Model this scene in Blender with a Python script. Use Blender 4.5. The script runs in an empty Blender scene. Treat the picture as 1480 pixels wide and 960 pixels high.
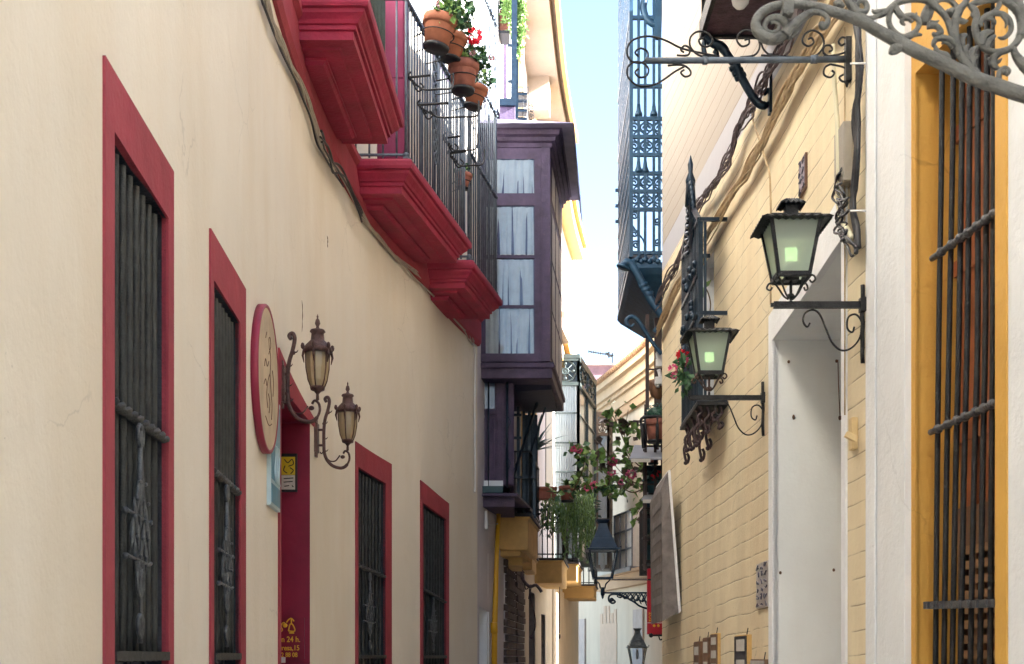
import bpy, math, random
from mathutils import Vector, Matrix
random.seed(7)
R = math.radians
scene = bpy.context.scene
# ---------------------------------------------------------------- camera, sky, sun, exposure
FOC, CX, HY, EYE = 1880.0, 740.0, 950.0, 1.6
cam_d = bpy.data.cameras.new('camera'); cam = bpy.data.objects.new('camera', cam_d)
scene.collection.objects.link(cam); scene.camera = cam
cam.location = (0, 0, EYE); cam.rotation_euler = (R(90), 0, 0)
cam_d.sensor_width = 36; cam_d.lens = FOC / 1480 * 36
cam_d.shift_y = (HY - 480) / 1480; cam_d.clip_end = 600; cam_d.clip_start = 0.05
cam_d.dof.use_dof = True; cam_d.dof.focus_distance = 11.0; cam_d.dof.aperture_fstop = 9.0
SUN_E, SUN_A = 28.5, 104.0            # elevation, compass direction the light comes from (0 = +Y, 90 = +X)
world = bpy.data.worlds.new('World'); scene.world = world; world.use_nodes = True
wn = world.node_tree.nodes; bgn = wn['Background']
sky = wn.new('ShaderNodeTexSky'); sky.sky_type = 'NISHITA'; sky.sun_disc = False
sky.sun_elevation = R(SUN_E); sky.sun_rotation = R(SUN_A); sky.air_density = 1.0; sky.dust_density = 0.4
sky.ozone_density = 1.0
world.node_tree.links.new(sky.outputs[0], bgn.inputs[0]); bgn.inputs[1].default_value = 0.05
sd = bpy.data.lights.new('sun', 'SUN'); sun = bpy.data.objects.new('sun', sd); scene.collection.objects.link(sun)
sd.energy = 5.0; sd.angle = R(0.5); sd.color = (1, .97, .93)
_d = Vector((math.sin(R(SUN_A)) * math.cos(R(SUN_E)), math.cos(R(SUN_A)) * math.cos(R(SUN_E)), math.sin(R(SUN_E))))
sun.rotation_euler = _d.to_track_quat('Z', 'Y').to_euler()
vs = scene.view_settings; vs.view_transform = 'Standard'; vs.look = 'None'; vs.gamma = 1; vs.use_curve_mapping = False
vs.exposure = 3.6
scene.render.engine = 'CYCLES'; scene.cycles.max_bounces = 8; scene.cycles.diffuse_bounces = 5
scene.cycles.transparent_max_bounces = 12
# ---------------------------------------------------------------- helpers
def P(px, py, z):
    return Vector(((px - CX) / FOC * z, z, EYE + (HY - py) / FOC * z))
def tag(o, label=None, cat=None, group=None, kind=None):
    if label: o['label'] = label
    if cat: o['category'] = cat
    if group: o['group'] = group
    if kind: o['kind'] = kind
    return o
def root(name, loc, label, cat, group=None):
    o = bpy.data.objects.new(name, None); scene.collection.objects.link(o); o.location = loc
    o.empty_display_size = .2
    return tag(o, label, cat, group)
def base_of(o):
    v = Vector((0, 0, 0))
    while o is not None:
        v = v + o.location; o = o.parent
    return v
class MB:
    def __init__(s): s.v = []; s.f = []; s.s = []
    def add(s, vs_, fs, smooth=False):
        n = len(s.v); s.v += [Vector(v) for v in vs_]
        for f in fs: s.f.append([n + i for i in f]); s.s.append(smooth)
        return s
    def box(s, c, size, rz=0, rx=0, ry=0):
        m = Matrix.Rotation(rz, 3, 'Z') @ Matrix.Rotation(ry, 3, 'Y') @ Matrix.Rotation(rx, 3, 'X')
        a, b, d = [x / 2 for x in size]; c = Vector(c)
        vv = [c + m @ Vector((x * a, y * b, z * d)) for x in (-1, 1) for y in (-1, 1) for z in (-1, 1)]
        return s.add(vv, [(0, 1, 3, 2), (4, 6, 7, 5), (0, 4, 5, 1), (2, 3, 7, 6), (0, 2, 6, 4), (1, 5, 7, 3)])
    def bb(s, x0, x1, y0, y1, z0, z1):
        return s.box(((x0 + x1) / 2, (y0 + y1) / 2, (z0 + z1) / 2), (abs(x1 - x0), abs(y1 - y0), abs(z1 - z0)))
    def prism(s, poly, vec):
        vec = Vector(vec); n = len(poly); a = [Vector(p) for p in poly]
        nn = Vector((0, 0, 0))
        for i in range(n): nn += (a[i] - a[0]).cross(a[(i + 1) % n] - a[0])
        if nn.dot(vec) < 0: a.reverse()
        vv = a + [p + vec for p in a]
        return s.add(vv, [tuple(range(n))[::-1], tuple(range(n, 2 * n))] + [(i, (i + 1) % n, n + (i + 1) % n, n + i) for i in range(n)])
    def bar(s, p, q, w, h=None):
        p = Vector(p); q = Vector(q); h = h or w; t = (q - p).normalized()
        up = Vector((0, 0, 1)) if abs(t.z) < .9 else Vector((0, 1, 0))
        u = t.cross(up).normalized(); n = u.cross(t).normalized()
        vv = [e + u * a * w / 2 + n * b * h / 2 for e in (p, q) for a, b in ((-1, -1), (1, -1), (1, 1), (-1, 1))]
        return s.add(vv, [(0, 3, 2, 1), (4, 5, 6, 7), (0, 1, 5, 4), (1, 2, 6, 5), (2, 3, 7, 6), (3, 0, 4, 7)])
    def tube(s, pts, r, n=6, flat=None):
        pts = [Vector(p) for p in pts]; m = len(pts)
        if m < 2: return s
        rr = r if isinstance(r, (list, tuple)) else [r] * m
        T = [(pts[min(i + 1, m - 1)] - pts[max(i - 1, 0)]).normalized() for i in range(m)]
        up = Vector((0, 0, 1)) if abs(T[0].z) < .9 else Vector((0, 1, 0))
        u = T[0].cross(up).normalized(); vv = []
        for i in range(m):
            u = (u - T[i] * u.dot(T[i]))
            if u.length < 1e-6: u = T[i].orthogonal()
            u.normalize(); w = T[i].cross(u)
            for k in range(n):
                a = 2 * math.pi * k / n
                vv.append(pts[i] + (u * math.cos(a) + w * math.sin(a)) * rr[i])
        fs = [(i * n + k, i * n + (k + 1) % n, (i + 1) * n + (k + 1) % n, (i + 1) * n + k) for i in range(m - 1) for k in range(n)]
        fs += [tuple(range(n))[::-1], tuple(range((m - 1) * n, m * n))]
        return s.add(vv, fs, True)
    def lathe(s, c, prof, n=16, mat=None, smooth=True, a0=0):
        c = Vector(c); mat = mat or Matrix.Identity(3); vv = []
        for r, z in prof:
            for k in range(n):
                a = a0 + 2 * math.pi * k / n; vv.append(c + mat @ Vector((r * math.cos(a), r * math.sin(a), z)))
        m = len(prof)
        fs = [(i * n + k, i * n + (k + 1) % n, (i + 1) * n + (k + 1) % n, (i + 1) * n + k) for i in range(m - 1) for k in range(n)]
        fs += [tuple(range(n))[::-1], tuple(range((m - 1) * n, m * n))]
        return s.add(vv, fs, smooth)
    def ball(s, c, r, n=8):
        rx, ry, rz = r if isinstance(r, (tuple, list)) else (r, r, r); c = Vector(c); vv = []
        for i in range(n // 2 + 1):
            t = math.pi * i / (n // 2)
            for k in range(n):
                a = 2 * math.pi * k / n
                vv.append(c + Vector((rx * math.sin(t + 1e-3) * math.cos(a), ry * math.sin(t + 1e-3) * math.sin(a), rz * math.cos(t))))
        fs = [(i * n + k, (i + 1) * n + k, (i + 1) * n + (k + 1) % n, i * n + (k + 1) % n) for i in range(n // 2) for k in range(n)]
        return s.add(vv, fs, True)
    def loft(s, rings, cap=True):
        n = len(rings[0]); vv = [p for r in rings for p in r]
        fs = [(i * n + k, i * n + (k + 1) % n, (i + 1) * n + (k + 1) % n, (i + 1) * n + k) for i in range(len(rings) - 1) for k in range(n)]
        if cap: fs += [tuple(range(n))[::-1], tuple(range((len(rings) - 1) * n, len(rings) * n))]
        return s.add(vv, fs)
    def leaf(s, c, L, w=.55, d=None):
        c = Vector(c)
        d = d or Vector((random.gauss(0, 1), random.gauss(0, 1), random.gauss(-.1, .8))).normalized()
        u = d.orthogonal().normalized(); u.rotate(Matrix.Rotation(random.random() * 6.28, 3, d)); n = d.cross(u)
        a = c; b = c + d * L; m1 = c + d * L * .45 + u * L * w / 2 + n * L * .12; m2 = c + d * L * .45 - u * L * w / 2 + n * L * .12
        m3 = c + d * L * .45
        return s.add([a, m1, b, m2, m3], [(0, 1, 4), (1, 2, 4), (0, 4, 3), (4, 2, 3)])
    def build(s, name, mat, parent=None, bevel=0, fix=True):
        b = base_of(parent) if parent is not None else Vector((0, 0, 0))
        loc = Vector((0, 0, 0))
        if parent is None and s.v:
            xs = [v.x for v in s.v]; ys = [v.y for v in s.v]; zs = [v.z for v in s.v]
            loc = Vector(((min(xs) + max(xs)) / 2, (min(ys) + max(ys)) / 2, min(zs))); b = loc
        me = bpy.data.meshes.new(name); me.from_pydata([v - b for v in s.v], [], s.f)
        me.polygons.foreach_set('use_smooth', s.s); me.materials.append(mat); me.update()
        o = bpy.data.objects.new(name, me); scene.collection.objects.link(o); o.location = loc
        if parent is not None: o.parent = parent
        if bevel:
            m = o.modifiers.new('bevel', 'BEVEL'); m.width = bevel; m.segments = 2; m.limit_method = 'ANGLE'; m.angle_limit = R(40)
        return o
def smooth_path(pts, k=4):
    pts = [Vector(p) for p in pts]; out = []
    for i in range(len(pts) - 1):
        p0 = pts[max(i - 1, 0)]; p1 = pts[i]; p2 = pts[i + 1]; p3 = pts[min(i + 2, len(pts) - 1)]
        for j in range(k):
            t = j / k
            out.append(.5 * ((2 * p1) + (-p0 + p2) * t + (2 * p0 - 5 * p1 + 4 * p2 - p3) * t * t + (-p0 + 3 * p1 - 3 * p2 + p3) * t ** 3))
    out.append(pts[-1]); return out
def trace(pp, z, k=4): return smooth_path([P(x, y, z) for x, y in pp], k)
def spiral(cx, cy, r, turns=1.5, a0=0, sgn=1, z=7, r1=.15, n=14):
    pts = []; N = int(n * turns)
    for i in range(N + 1):
        t = i / N; a = R(a0) + sgn * t * turns * 2 * math.pi; q = r * ((1 - t) + r1 * t)
        pts.append(P(cx + q * math.cos(a), cy + q * math.sin(a), z))
    return pts
def text(body, name, mat, parent, loc, size, rot, ext=.002, align='LEFT', sx=1.0):
    cu = bpy.data.curves.new(name, 'FONT'); cu.body = body; cu.size = size; cu.extrude = ext; cu.align_x = align; cu.offset = size * .012
    t = bpy.data.objects.new('tmp', cu); scene.collection.objects.link(t)
    bpy.context.view_layer.update()
    me = bpy.data.meshes.new_from_object(t.evaluated_get(bpy.context.evaluated_depsgraph_get())); bpy.data.objects.remove(t)
    me.materials.clear(); me.materials.append(mat)
    o = bpy.data.objects.new(name, me); scene.collection.objects.link(o)
    o.rotation_euler = rot; o.scale = (sx, 1, 1)
    if parent is not None: o.parent = parent; o.location = Vector(loc) - base_of(parent)
    else: o.location = loc
    return o
# ---------------------------------------------------------------- materials
MT = {}
def mk(name, col, rough=.7, metal=0, var=.18, vs_=3.0, bump=.15, bs=60, dirt=0, dcol=(.12, .1, .08), spec=.4, streak=0, grain=0, crack=0, stain=None):
    if name in MT: return MT[name]
    m = bpy.data.materials.new(name); m.use_nodes = True; nt = m.node_tree; N = nt.nodes; L = nt.links
    b = N['Principled BSDF']; b.inputs['Roughness'].default_value = rough; b.inputs['Metallic'].default_value = metal
    b.inputs['Specular IOR Level'].default_value = spec
    g = N.new('ShaderNodeNewGeometry')
    def noise(sc, det=5, vec=None, ro=.6):
        n = N.new('ShaderNodeTexNoise'); n.inputs['Scale'].default_value = sc; n.inputs['Detail'].default_value = det; n.inputs['Roughness'].default_value = ro
        L.new(vec or g.outputs['Position'], n.inputs['Vector']); return n
    def ramp(src, a, bb):
        r = N.new('ShaderNodeMapRange'); r.inputs[1].default_value = a; r.inputs[2].default_value = bb; L.new(src, r.inputs[0]); return r.outputs[0]
    def mix(f, A, B, mode='MIX'):
        x = N.new('ShaderNodeMix'); x.data_type = 'RGBA'; x.blend_type = mode
        if isinstance(f, float): x.inputs[0].default_value = f
        else: L.new(f, x.inputs[0])
        for s_, v in ((x.inputs[6], A), (x.inputs[7], B)):
            if isinstance(v, tuple): s_.default_value = (*v, 1)
            else: L.new(v, s_)
        return x.outputs[2]
    c0 = tuple(max(0, c * (1 - var)) for c in col); c1 = tuple(min(1, c * (1 + var)) for c in col)
    n1 = noise(vs_); cc = mix(ramp(n1.outputs[0], .3, .7), c0, c1)
    if grain:
        n3 = noise(vs_ * 14, 3); cc = mix(ramp(n3.outputs[0], .56, .72), cc, tuple(c * (1 - grain) for c in col))
    if streak:
        mp = N.new('ShaderNodeMapping'); mp.inputs['Scale'].default_value = (1.6, 1.6, .22); L.new(g.outputs['Position'], mp.inputs['Vector'])
        n4 = noise(1.6, 5, mp.outputs[0]); cc = mix(ramp(n4.outputs[0], .45, .95), cc, tuple(c * (1 - streak) * k for c, k in zip(col, (1, .96, .9))))
    if dirt:
        n2 = noise(vs_ * 3.7, 8, None, .72); f = ramp(n2.outputs[0], .58, .75)
        mu = N.new('ShaderNodeMath'); mu.operation = 'MULTIPLY'; mu.inputs[1].default_value = dirt; L.new(f, mu.inputs[0])
        cc = mix(mu.outputs[0], cc, dcol)
    if stain:
        mp2 = N.new('ShaderNodeMapping'); mp2.inputs['Scale'].default_value = (1, 1, .4); L.new(g.outputs['Position'], mp2.inputs['Vector'])
        n5 = noise(.55, 7, mp2.outputs[0], .65); mu5 = N.new('ShaderNodeMath'); mu5.operation = 'MULTIPLY'; mu5.inputs[1].default_value = .6; L.new(ramp(n5.outputs[0], .48, .68), mu5.inputs[0]); cc = mix(mu5.outputs[0], cc, stain)
        n6 = noise(38, 2); n7 = noise(1.1, 3); mu6 = N.new('ShaderNodeMath'); mu6.operation = 'MULTIPLY'; L.new(ramp(n6.outputs[0], .74, .78), mu6.inputs[0]); L.new(ramp(n7.outputs[0], .5, .6), mu6.inputs[1])
        cc = mix(mu6.outputs[0], cc, tuple(c * .45 for c in col))
    if crack:
        nd = noise(2.2, 4); va = N.new('ShaderNodeVectorMath'); va.operation = 'MULTIPLY_ADD'; va.inputs[1].default_value = (.35, .35, .35); L.new(nd.outputs['Color'], va.inputs[0]); L.new(g.outputs['Position'], va.inputs[2])
        vo = N.new('ShaderNodeTexVoronoi'); vo.feature = 'DISTANCE_TO_EDGE'; vo.inputs['Scale'].default_value = .9; L.new(va.outputs[0], vo.inputs['Vector'])
        lt = ramp(vo.outputs['Distance'], .006, .001); n8 = noise(.8, 3); mu8 = N.new('ShaderNodeMath'); mu8.operation = 'MULTIPLY'; L.new(lt, mu8.inputs[0]); L.new(ramp(n8.outputs[0], .54, .60), mu8.inputs[1])
        mu9 = N.new('ShaderNodeMath'); mu9.operation = 'MULTIPLY'; mu9.inputs[1].default_value = crack; L.new(mu8.outputs[0], mu9.inputs[0]); cc = mix(mu9.outputs[0], cc, tuple(c * .3 for c in col))
    L.new(cc, b.inputs['Base Color'])
    if bump:
        nb = noise(bs, 6); nb2 = noise(bs / 9, 4)
        ad = N.new('ShaderNodeMath'); ad.operation = 'MULTIPLY_ADD'; ad.inputs[1].default_value = 2.5
        L.new(nb2.outputs[0], ad.inputs[0]); L.new(nb.outputs[0], ad.inputs[2])
        bn = N.new('ShaderNodeBump'); bn.inputs['Strength'].default_value = bump; bn.inputs['Distance'].default_value = .02
        L.new(ad.outputs[0], bn.inputs['Height']); L.new(bn.outputs[0], b.inputs['Normal'])
        m['bump'] = bn.name
    m['colout'] = 1; MT[name] = m; return m
def courses(name, lo, band, up):
    """painted boarded masonry: slanting course lines, a smooth band, a paler upper storey"""
    m = mk(name, lo, rough=.8, var=.08, vs_=1.7, bump=.14, bs=45, dirt=.16, dcol=(.33, .24, .15), streak=.2, crack=.4, stain=(.66, .51, .31)); nt = m.node_tree; N = nt.nodes; L = nt.links
    b = N['Principled BSDF']; base = b.inputs['Base Color'].links[0].from_socket
    g = N.new('ShaderNodeNewGeometry'); sp = N.new('ShaderNodeSeparateXYZ'); L.new(g.outputs['Position'], sp.inputs[0])
    def M(op, a, c=None, d=None):
        x = N.new('ShaderNodeMath'); x.operation = op
        for i, v in enumerate((a, c, d)):
            if v is None: continue
            if isinstance(v, (int, float)): x.inputs[i].default_value = v
            else: L.new(v, x.inputs[i])
        return x.outputs[0]
    Z = sp.outputs[2]; Y = sp.outputs[1]
    k = M('MULTIPLY_ADD', Z, .028, -.075); y10 = M('SUBTRACT', Y, 10.0)
    nz = N.new('ShaderNodeTexNoise'); nz.inputs['Scale'].default_value = 1.4; nz.inputs['Detail'].default_value = 3; L.new(g.outputs['Position'], nz.inputs['Vector'])
    w = M('MULTIPLY', nz.outputs[0], .05)
    u = M('DIVIDE', M('ADD', M('SUBTRACT', Z, M('MULTIPLY', k, y10)), w), .140)
    fr = M('FRACT', u); d = M('ABSOLUTE', M('SUBTRACT', fr, .5))
    line = M('GREATER_THAN', d, .474)
    lsoft = N.new('ShaderNodeMapRange'); lsoft.inputs[1].default_value = .42; lsoft.inputs[2].default_value = .49; L.new(d, lsoft.inputs[0])
    n2 = N.new('ShaderNodeTexNoise'); n2.inputs['Scale'].default_value = 2.6; n2.inputs['Detail'].default_value = 6; L.new(g.outputs['Position'], n2.inputs['Vector'])
    gate = N.new('ShaderNodeMapRange'); gate.inputs[1].default_value = .33; gate.inputs[2].default_value = .52; L.new(n2.outputs[0], gate.inputs[0])
    zb = M('SUBTRACT', Z, M('MULTIPLY', Y, .11))
    isup = M('GREATER_THAN', zb, 4.88); isband = M('GREATER_THAN', zb, 4.58)
    noband = M('MAXIMUM', M('SUBTRACT', 1.0, isband), isup)
    g1 = M('MAXIMUM', gate.outputs[0], isup)
    lm = M('MULTIPLY', M('MULTIPLY', line, g1), noband); ls = M('MULTIPLY', M('MULTIPLY', lsoft.outputs[0], g1), noband)
    def mix(f, A, B):
        x = N.new('ShaderNodeMix'); x.data_type = 'RGBA'; L.new(f, x.inputs[0])
        for s_, v in ((x.inputs[6], A), (x.inputs[7], B)):
            if isinstance(v, tuple): s_.default_value = (*v, 1)
            else: L.new(v, s_)
        return x.outputs[2]
    c = mix(isband, base, band); c = mix(isup, c, up); c = mix(M('MULTIPLY', lm, .58), c, (.10, .06, .035))
    L.new(c, b.inputs['Base Color'])
    bn = N[m['bump']]; b2 = N.new('ShaderNodeBump'); b2.inputs['Strength'].default_value = .3; b2.inputs['Distance'].default_value = .005; b2.invert = True
    L.new(ls, b2.inputs['Height']); L.new(bn.outputs[0], b2.inputs['Normal']); L.new(b2.outputs[0], b.inputs['Normal'])
    return m
def glassy(name, col=(.9, .95, 1), mixv=.82, rough=.05, frosted=False):
    m = bpy.data.materials.new(name); m.use_nodes = True; nt = m.node_tree; N = nt.nodes; L = nt.links; out = N['Material Output']; N.remove(N['Principled BSDF'])
    t = N.new('ShaderNodeBsdfTransparent'); t.inputs[0].default_value = (*col, 1)
    gl = N.new('ShaderNodeBsdfGlossy'); gl.inputs['Roughness'].default_value = rough
    mx = N.new('ShaderNodeMixShader')
    if frosted:
        tr = N.new('ShaderNodeBsdfTranslucent'); tr.inputs[0].default_value = (*col, 1)
        df = N.new('ShaderNodeBsdfDiffuse'); df.inputs[0].default_value = (*col, 1)
        m2 = N.new('ShaderNodeMixShader'); m2.inputs[0].default_value = .45; L.new(tr.outputs[0], m2.inputs[1]); L.new(df.outputs[0], m2.inputs[2])
        m3 = N.new('ShaderNodeMixShader'); m3.inputs[0].default_value = 1 - mixv; L.new(t.outputs[0], m3.inputs[2]); L.new(m2.outputs[0], m3.inputs[1])
        m4 = N.new('ShaderNodeMixShader'); m4.inputs[0].default_value = .06; L.new(m3.outputs[0], m4.inputs[1]); L.new(gl.outputs[0], m4.inputs[2]); L.new(m4.outputs[0], out.inputs[0])
    else:
        fr = N.new('ShaderNodeFresnel'); fr.inputs[0].default_value = 1.5
        ad = N.new('ShaderNodeMath'); ad.inputs[1].default_value = .0; L.new(fr.outputs[0], ad.inputs[0])
        L.new(ad.outputs[0], mx.inputs[0]); L.new(t.outputs[0], mx.inputs[1]); L.new(gl.outputs[0], mx.inputs[2]); L.new(mx.outputs[0], out.inputs[0])
    return m
def emis(name, col, st):
    m = bpy.data.materials.new(name); m.use_nodes = True; b = m.node_tree.nodes['Principled BSDF']
    b.inputs['Base Color'].default_value = (*col, 1); b.inputs['Emission Color'].default_value = (*col, 1); b.inputs['Emission Strength'].default_value = st
    return m
CREAM = mk('cream_plaster', (.79, .74, .645), .85, var=.04, vs_=.9, bump=.2, bs=30, dirt=.12, dcol=(.50, .43, .33), streak=.03, crack=.22, stain=(.70, .62, .49))
REDS = mk('dusty_red_paint', (.32, .04, .062), .75, var=.2, vs_=3, bump=.25, bs=40, dirt=.45, stain=(.34, .06, .08), streak=.2, dcol=(.2, .04, .05))
PINK = mk('crimson_paint', (.31, .016, .052), .65, var=.25, vs_=3, bump=.3, bs=30, dirt=.5, dcol=(.20, .03, .045), streak=.35, stain=(.34, .04, .075))
MAG = mk('magenta_paint', (.21, .014, .07), .6, var=.12, vs_=4, bump=.12, bs=40, dirt=.15, dcol=(.2, .02, .08))
WINE = mk('wine_paint', (.22, .008, .035), .5, var=.12, vs_=3, bump=.1, bs=40)
IRON = mk('black_iron', (.02, .02, .022), .5, .3, var=.5, vs_=20, bump=.35, bs=120, dirt=.3, dcol=(.07, .05, .04))
GIRON = mk('grey_iron_bars', (.040, .044, .044), .55, .25, var=.35, vs_=14, bump=.35, bs=120, dirt=.3, dcol=(.03, .03, .03))
BIRON = mk('blue_grey_iron', (.10, .125, .16), .5, .3, var=.3, vs_=10, bump=.2, bs=90)
OIRON = mk('worn_ornament_iron', (.105, .115, .125), .4, .5, var=.4, vs_=24, bump=.4, bs=120)
SLATE = mk('slate_shutter', (.018, .024, .034), .65, var=.35, vs_=8, bump=.5, bs=40, dirt=.3, dcol=(.1, .1, .11))
DARK = mk('dark_interior', (.012, .012, .014), .8, var=.3, bump=0)
GREY = mk('cast_grey_iron', (.155, .155, .145), .5, .35, var=.35, vs_=16, bump=.5, bs=90, dirt=.35, dcol=(.07, .07, .07))
BRONZE = mk('antique_bronze', (.10, .055, .05), .4, .5, var=.4, vs_=30, bump=.4, bs=160, dirt=.3, dcol=(.2, .15, .12))
TERRA = mk('terracotta', (.34, .125, .07), .8, var=.2, vs_=9, bump=.2, bs=80, dirt=.25, dcol=(.25, .12, .09))
TERRB = mk('faded_terracotta', (.29, .11, .08), .8, var=.2, vs_=9, bump=.2, bs=80, dirt=.3, dcol=(.2, .1, .08))
BLK = mk('black_plastic', (.015, .016, .02), .5, bump=0)
LEAF = mk('geranium_leaf', (.045, .12, .05), .5, var=.6, vs_=16, bump=0)
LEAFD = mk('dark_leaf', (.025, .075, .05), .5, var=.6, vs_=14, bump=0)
LEAFL = mk('light_leaf', (.17, .30, .08), .5, var=.5, vs_=12, bump=0)
LEAFB = mk('bluish_leaf', (.04, .11, .11), .5, var=.5, vs_=12, bump=0)
LEAFP = mk('wine_green_leaf', (.12, .09, .07), .55, var=.7, vs_=10, bump=0)
BLOOM = mk('red_bloom', (.75, .02, .05), .6, var=.3, vs_=20, bump=0)
BLOOMP = mk('pink_bloom', (.65, .10, .22), .6, var=.3, vs_=20, bump=0)
BLOOMW = mk('pale_pink_bloom', (.7, .45, .5), .6, var=.15, vs_=20, bump=0)
STEM = mk('brown_stem', (.12, .08, .05), .8, var=.3, bump=0)
OCHREW = courses('ochre_course_masonry', (.73, .63, .44), (.40, .395, .43), (.36, .315, .27))
WHITE = mk('grey_white_paint', (.76, .78, .81), .75, var=.05, vs_=2, bump=.3, bs=35, dirt=.2, dcol=(.45, .44, .42), streak=.12, crack=.15, stain=(.68, .69, .69))
WHITEJ = mk('door_white_paint', (.80, .83, .83), .6, var=.04, vs_=2, bump=.12, bs=30, dirt=.1, dcol=(.4, .39, .36), streak=.07)
MUST = mk('mustard_paint', (.64, .36, .075), .65, var=.10, vs_=2.4, bump=.25, bs=35, dirt=.2, dcol=(.45, .22, .05), streak=.12, stain=(.58, .30, .06), crack=.3)
OWOOD = mk('orange_wood', (.27, .085, .035), .5, var=.35, vs_=7, bump=.15, bs=60, streak=.3)
BWOOD = mk('brown_wood', (.16, .085, .05), .55, var=.3, vs_=7, bump=.15, bs=60, streak=.3)
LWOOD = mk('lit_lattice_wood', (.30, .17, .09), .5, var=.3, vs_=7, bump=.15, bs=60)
PURP = mk('aubergine_wood', (.07, .048, .095), .6, var=.35, vs_=5, bump=.4, bs=50, dirt=.6, dcol=(.17, .115, .14), streak=.4)
LEAD = mk('lead_sheet', (.22, .20, .29), .5, .3, var=.25, vs_=4, bump=.3, bs=20)
CURT = mk('white_curtain', (.66, .63, .58), .9, var=.10, vs_=6, bump=.05, bs=40)
GLASS = glassy('window_glass')
LILAC = mk('lilac_white_plaster', (.62, .59, .62), .85, var=.08, vs_=1.5, bump=.3, bs=30, dirt=.2, dcol=(.3, .26, .28), streak=.2)
PALE = mk('pale_white_plaster', (.50, .48, .44), .85, var=.05, vs_=1.5, bump=.15, bs=30, streak=.08)
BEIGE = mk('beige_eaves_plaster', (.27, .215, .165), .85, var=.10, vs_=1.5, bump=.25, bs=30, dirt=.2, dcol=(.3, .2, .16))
YELC = mk('yellow_cornice', (.46, .29, .11), .75, var=.1, vs_=3, bump=.15, bs=40)
OCH = mk('ochre_console', (.58, .37, .14), .75, var=.15, vs_=4, bump=.25, bs=40, dirt=.25, dcol=(.25, .14, .06))
YPIPE = mk('yellow_pipe', (.66, .36, .02), .4, var=.1, bump=0)
FARC = mk('far_cream_plaster', (.56, .475, .36), .85, var=.06, vs_=.7, bump=.1, bs=20, streak=.18)
FARB = mk('far_orange_band', (.44, .29, .17), .85, var=.08, vs_=1, bump=.1, bs=20)
TILE = mk('roof_tile', (.38, .22, .12), .85, var=.3, vs_=8, bump=.3, bs=30)
PURW = mk('mauve_brick_wall', (.22, .13, .155), .85, var=.25, vs_=3, bump=.2, bs=20, dirt=.3, dcol=(.3, .25, .25))
ROUGH = mk('rough_dark_brick', (.10, .075, .07), .9, var=.5, vs_=9, bump=.8, bs=26, dirt=.4, dcol=(.22, .19, .17))
BLUEM = mk('blue_painted_iron', (.018, .058, .11), .45, .2, var=.25, vs_=8, bump=.2, bs=80)
NAVY = mk('navy_lantern_paint', (.012, .026, .045), .35, .4, var=.3, vs_=20, bump=.1, bs=80)
GREENL = mk('grey_green_lantern', (.11, .125, .12), .45, .3, var=.3, vs_=20, bump=.1, bs=80)
CABLE = mk('pale_cable', (.40, .36, .30), .7, var=.2, vs_=14, bump=0)
CABLED = mk('dark_cable', (.035, .035, .04), .5, var=.4, vs_=18, bump=0)
CABLEP = mk('purplish_cable', (.10, .075, .085), .7, var=.5, vs_=14, bump=0)
CABLEY = mk('ochre_painted_cable', (.42, .31, .18), .75, var=.25, vs_=14, bump=.2, bs=60, dirt=.3, dcol=(.12, .07, .05))
PIPEW = mk('cream_pipe', (.62, .58, .42), .6, var=.08, bump=0)
BOXW = mk('white_plastic_box', (.62, .62, .62), .5, var=.05, bump=0)
REDSIGN = mk('red_sign', (.42, .012, .03), .35, var=.05, bump=0)
GOLD = mk('gold_lettering', (.75, .42, .03), .4, var=.05, bump=0)
YELS = mk('yellow_tile_sign', (.62, .45, .03), .3, var=.08, bump=0)
PAPER = mk('grey_white_paper', (.52, .50, .46), .6, var=.12, vs_=30, bump=0)
BLUES = mk('blue_sign', (.04, .22, .34), .3, var=.2, vs_=6, bump=0)
BLUEW = mk('pale_blue_sign', (.45, .58, .64), .3, var=.1, vs_=6, bump=0)
DISC = mk('tan_disc_face', (.55, .45, .32), .6, var=.22, vs_=4, bump=.1, bs=30, dirt=.45, dcol=(.36, .2, .12))
INK = mk('brown_ink', (.10, .045, .03), .7, bump=0)
GREYW = mk('weathered_grey_wood', (.18, .16, .155), .7, var=.3, vs_=9, bump=.4, bs=40, dirt=.4, dcol=(.26, .23, .22), streak=.3)
AWN = mk('grey_awning', (.22, .23, .26), .7, var=.06, bump=0)
TEAL = mk('teal_paint', (.015, .06, .075), .5, var=.2, bump=.1)
FROST = glassy('frosted_lamp_glass', (.70, .80, .72), .55, .25, True)
AMBER = glassy('amber_lamp_glass', (.72, .62, .45), .45, .1, True)
BULB = emis('lit_bulb', (.72, 1, .50), .16)
PAVE = mk('stone_paving', (.52, .49, .44), .8, var=.2, vs_=5, bump=.4, bs=30, dirt=.3)
SOCKET = mk('grey_socket', (.2, .21, .2), .5, bump=0)
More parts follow.
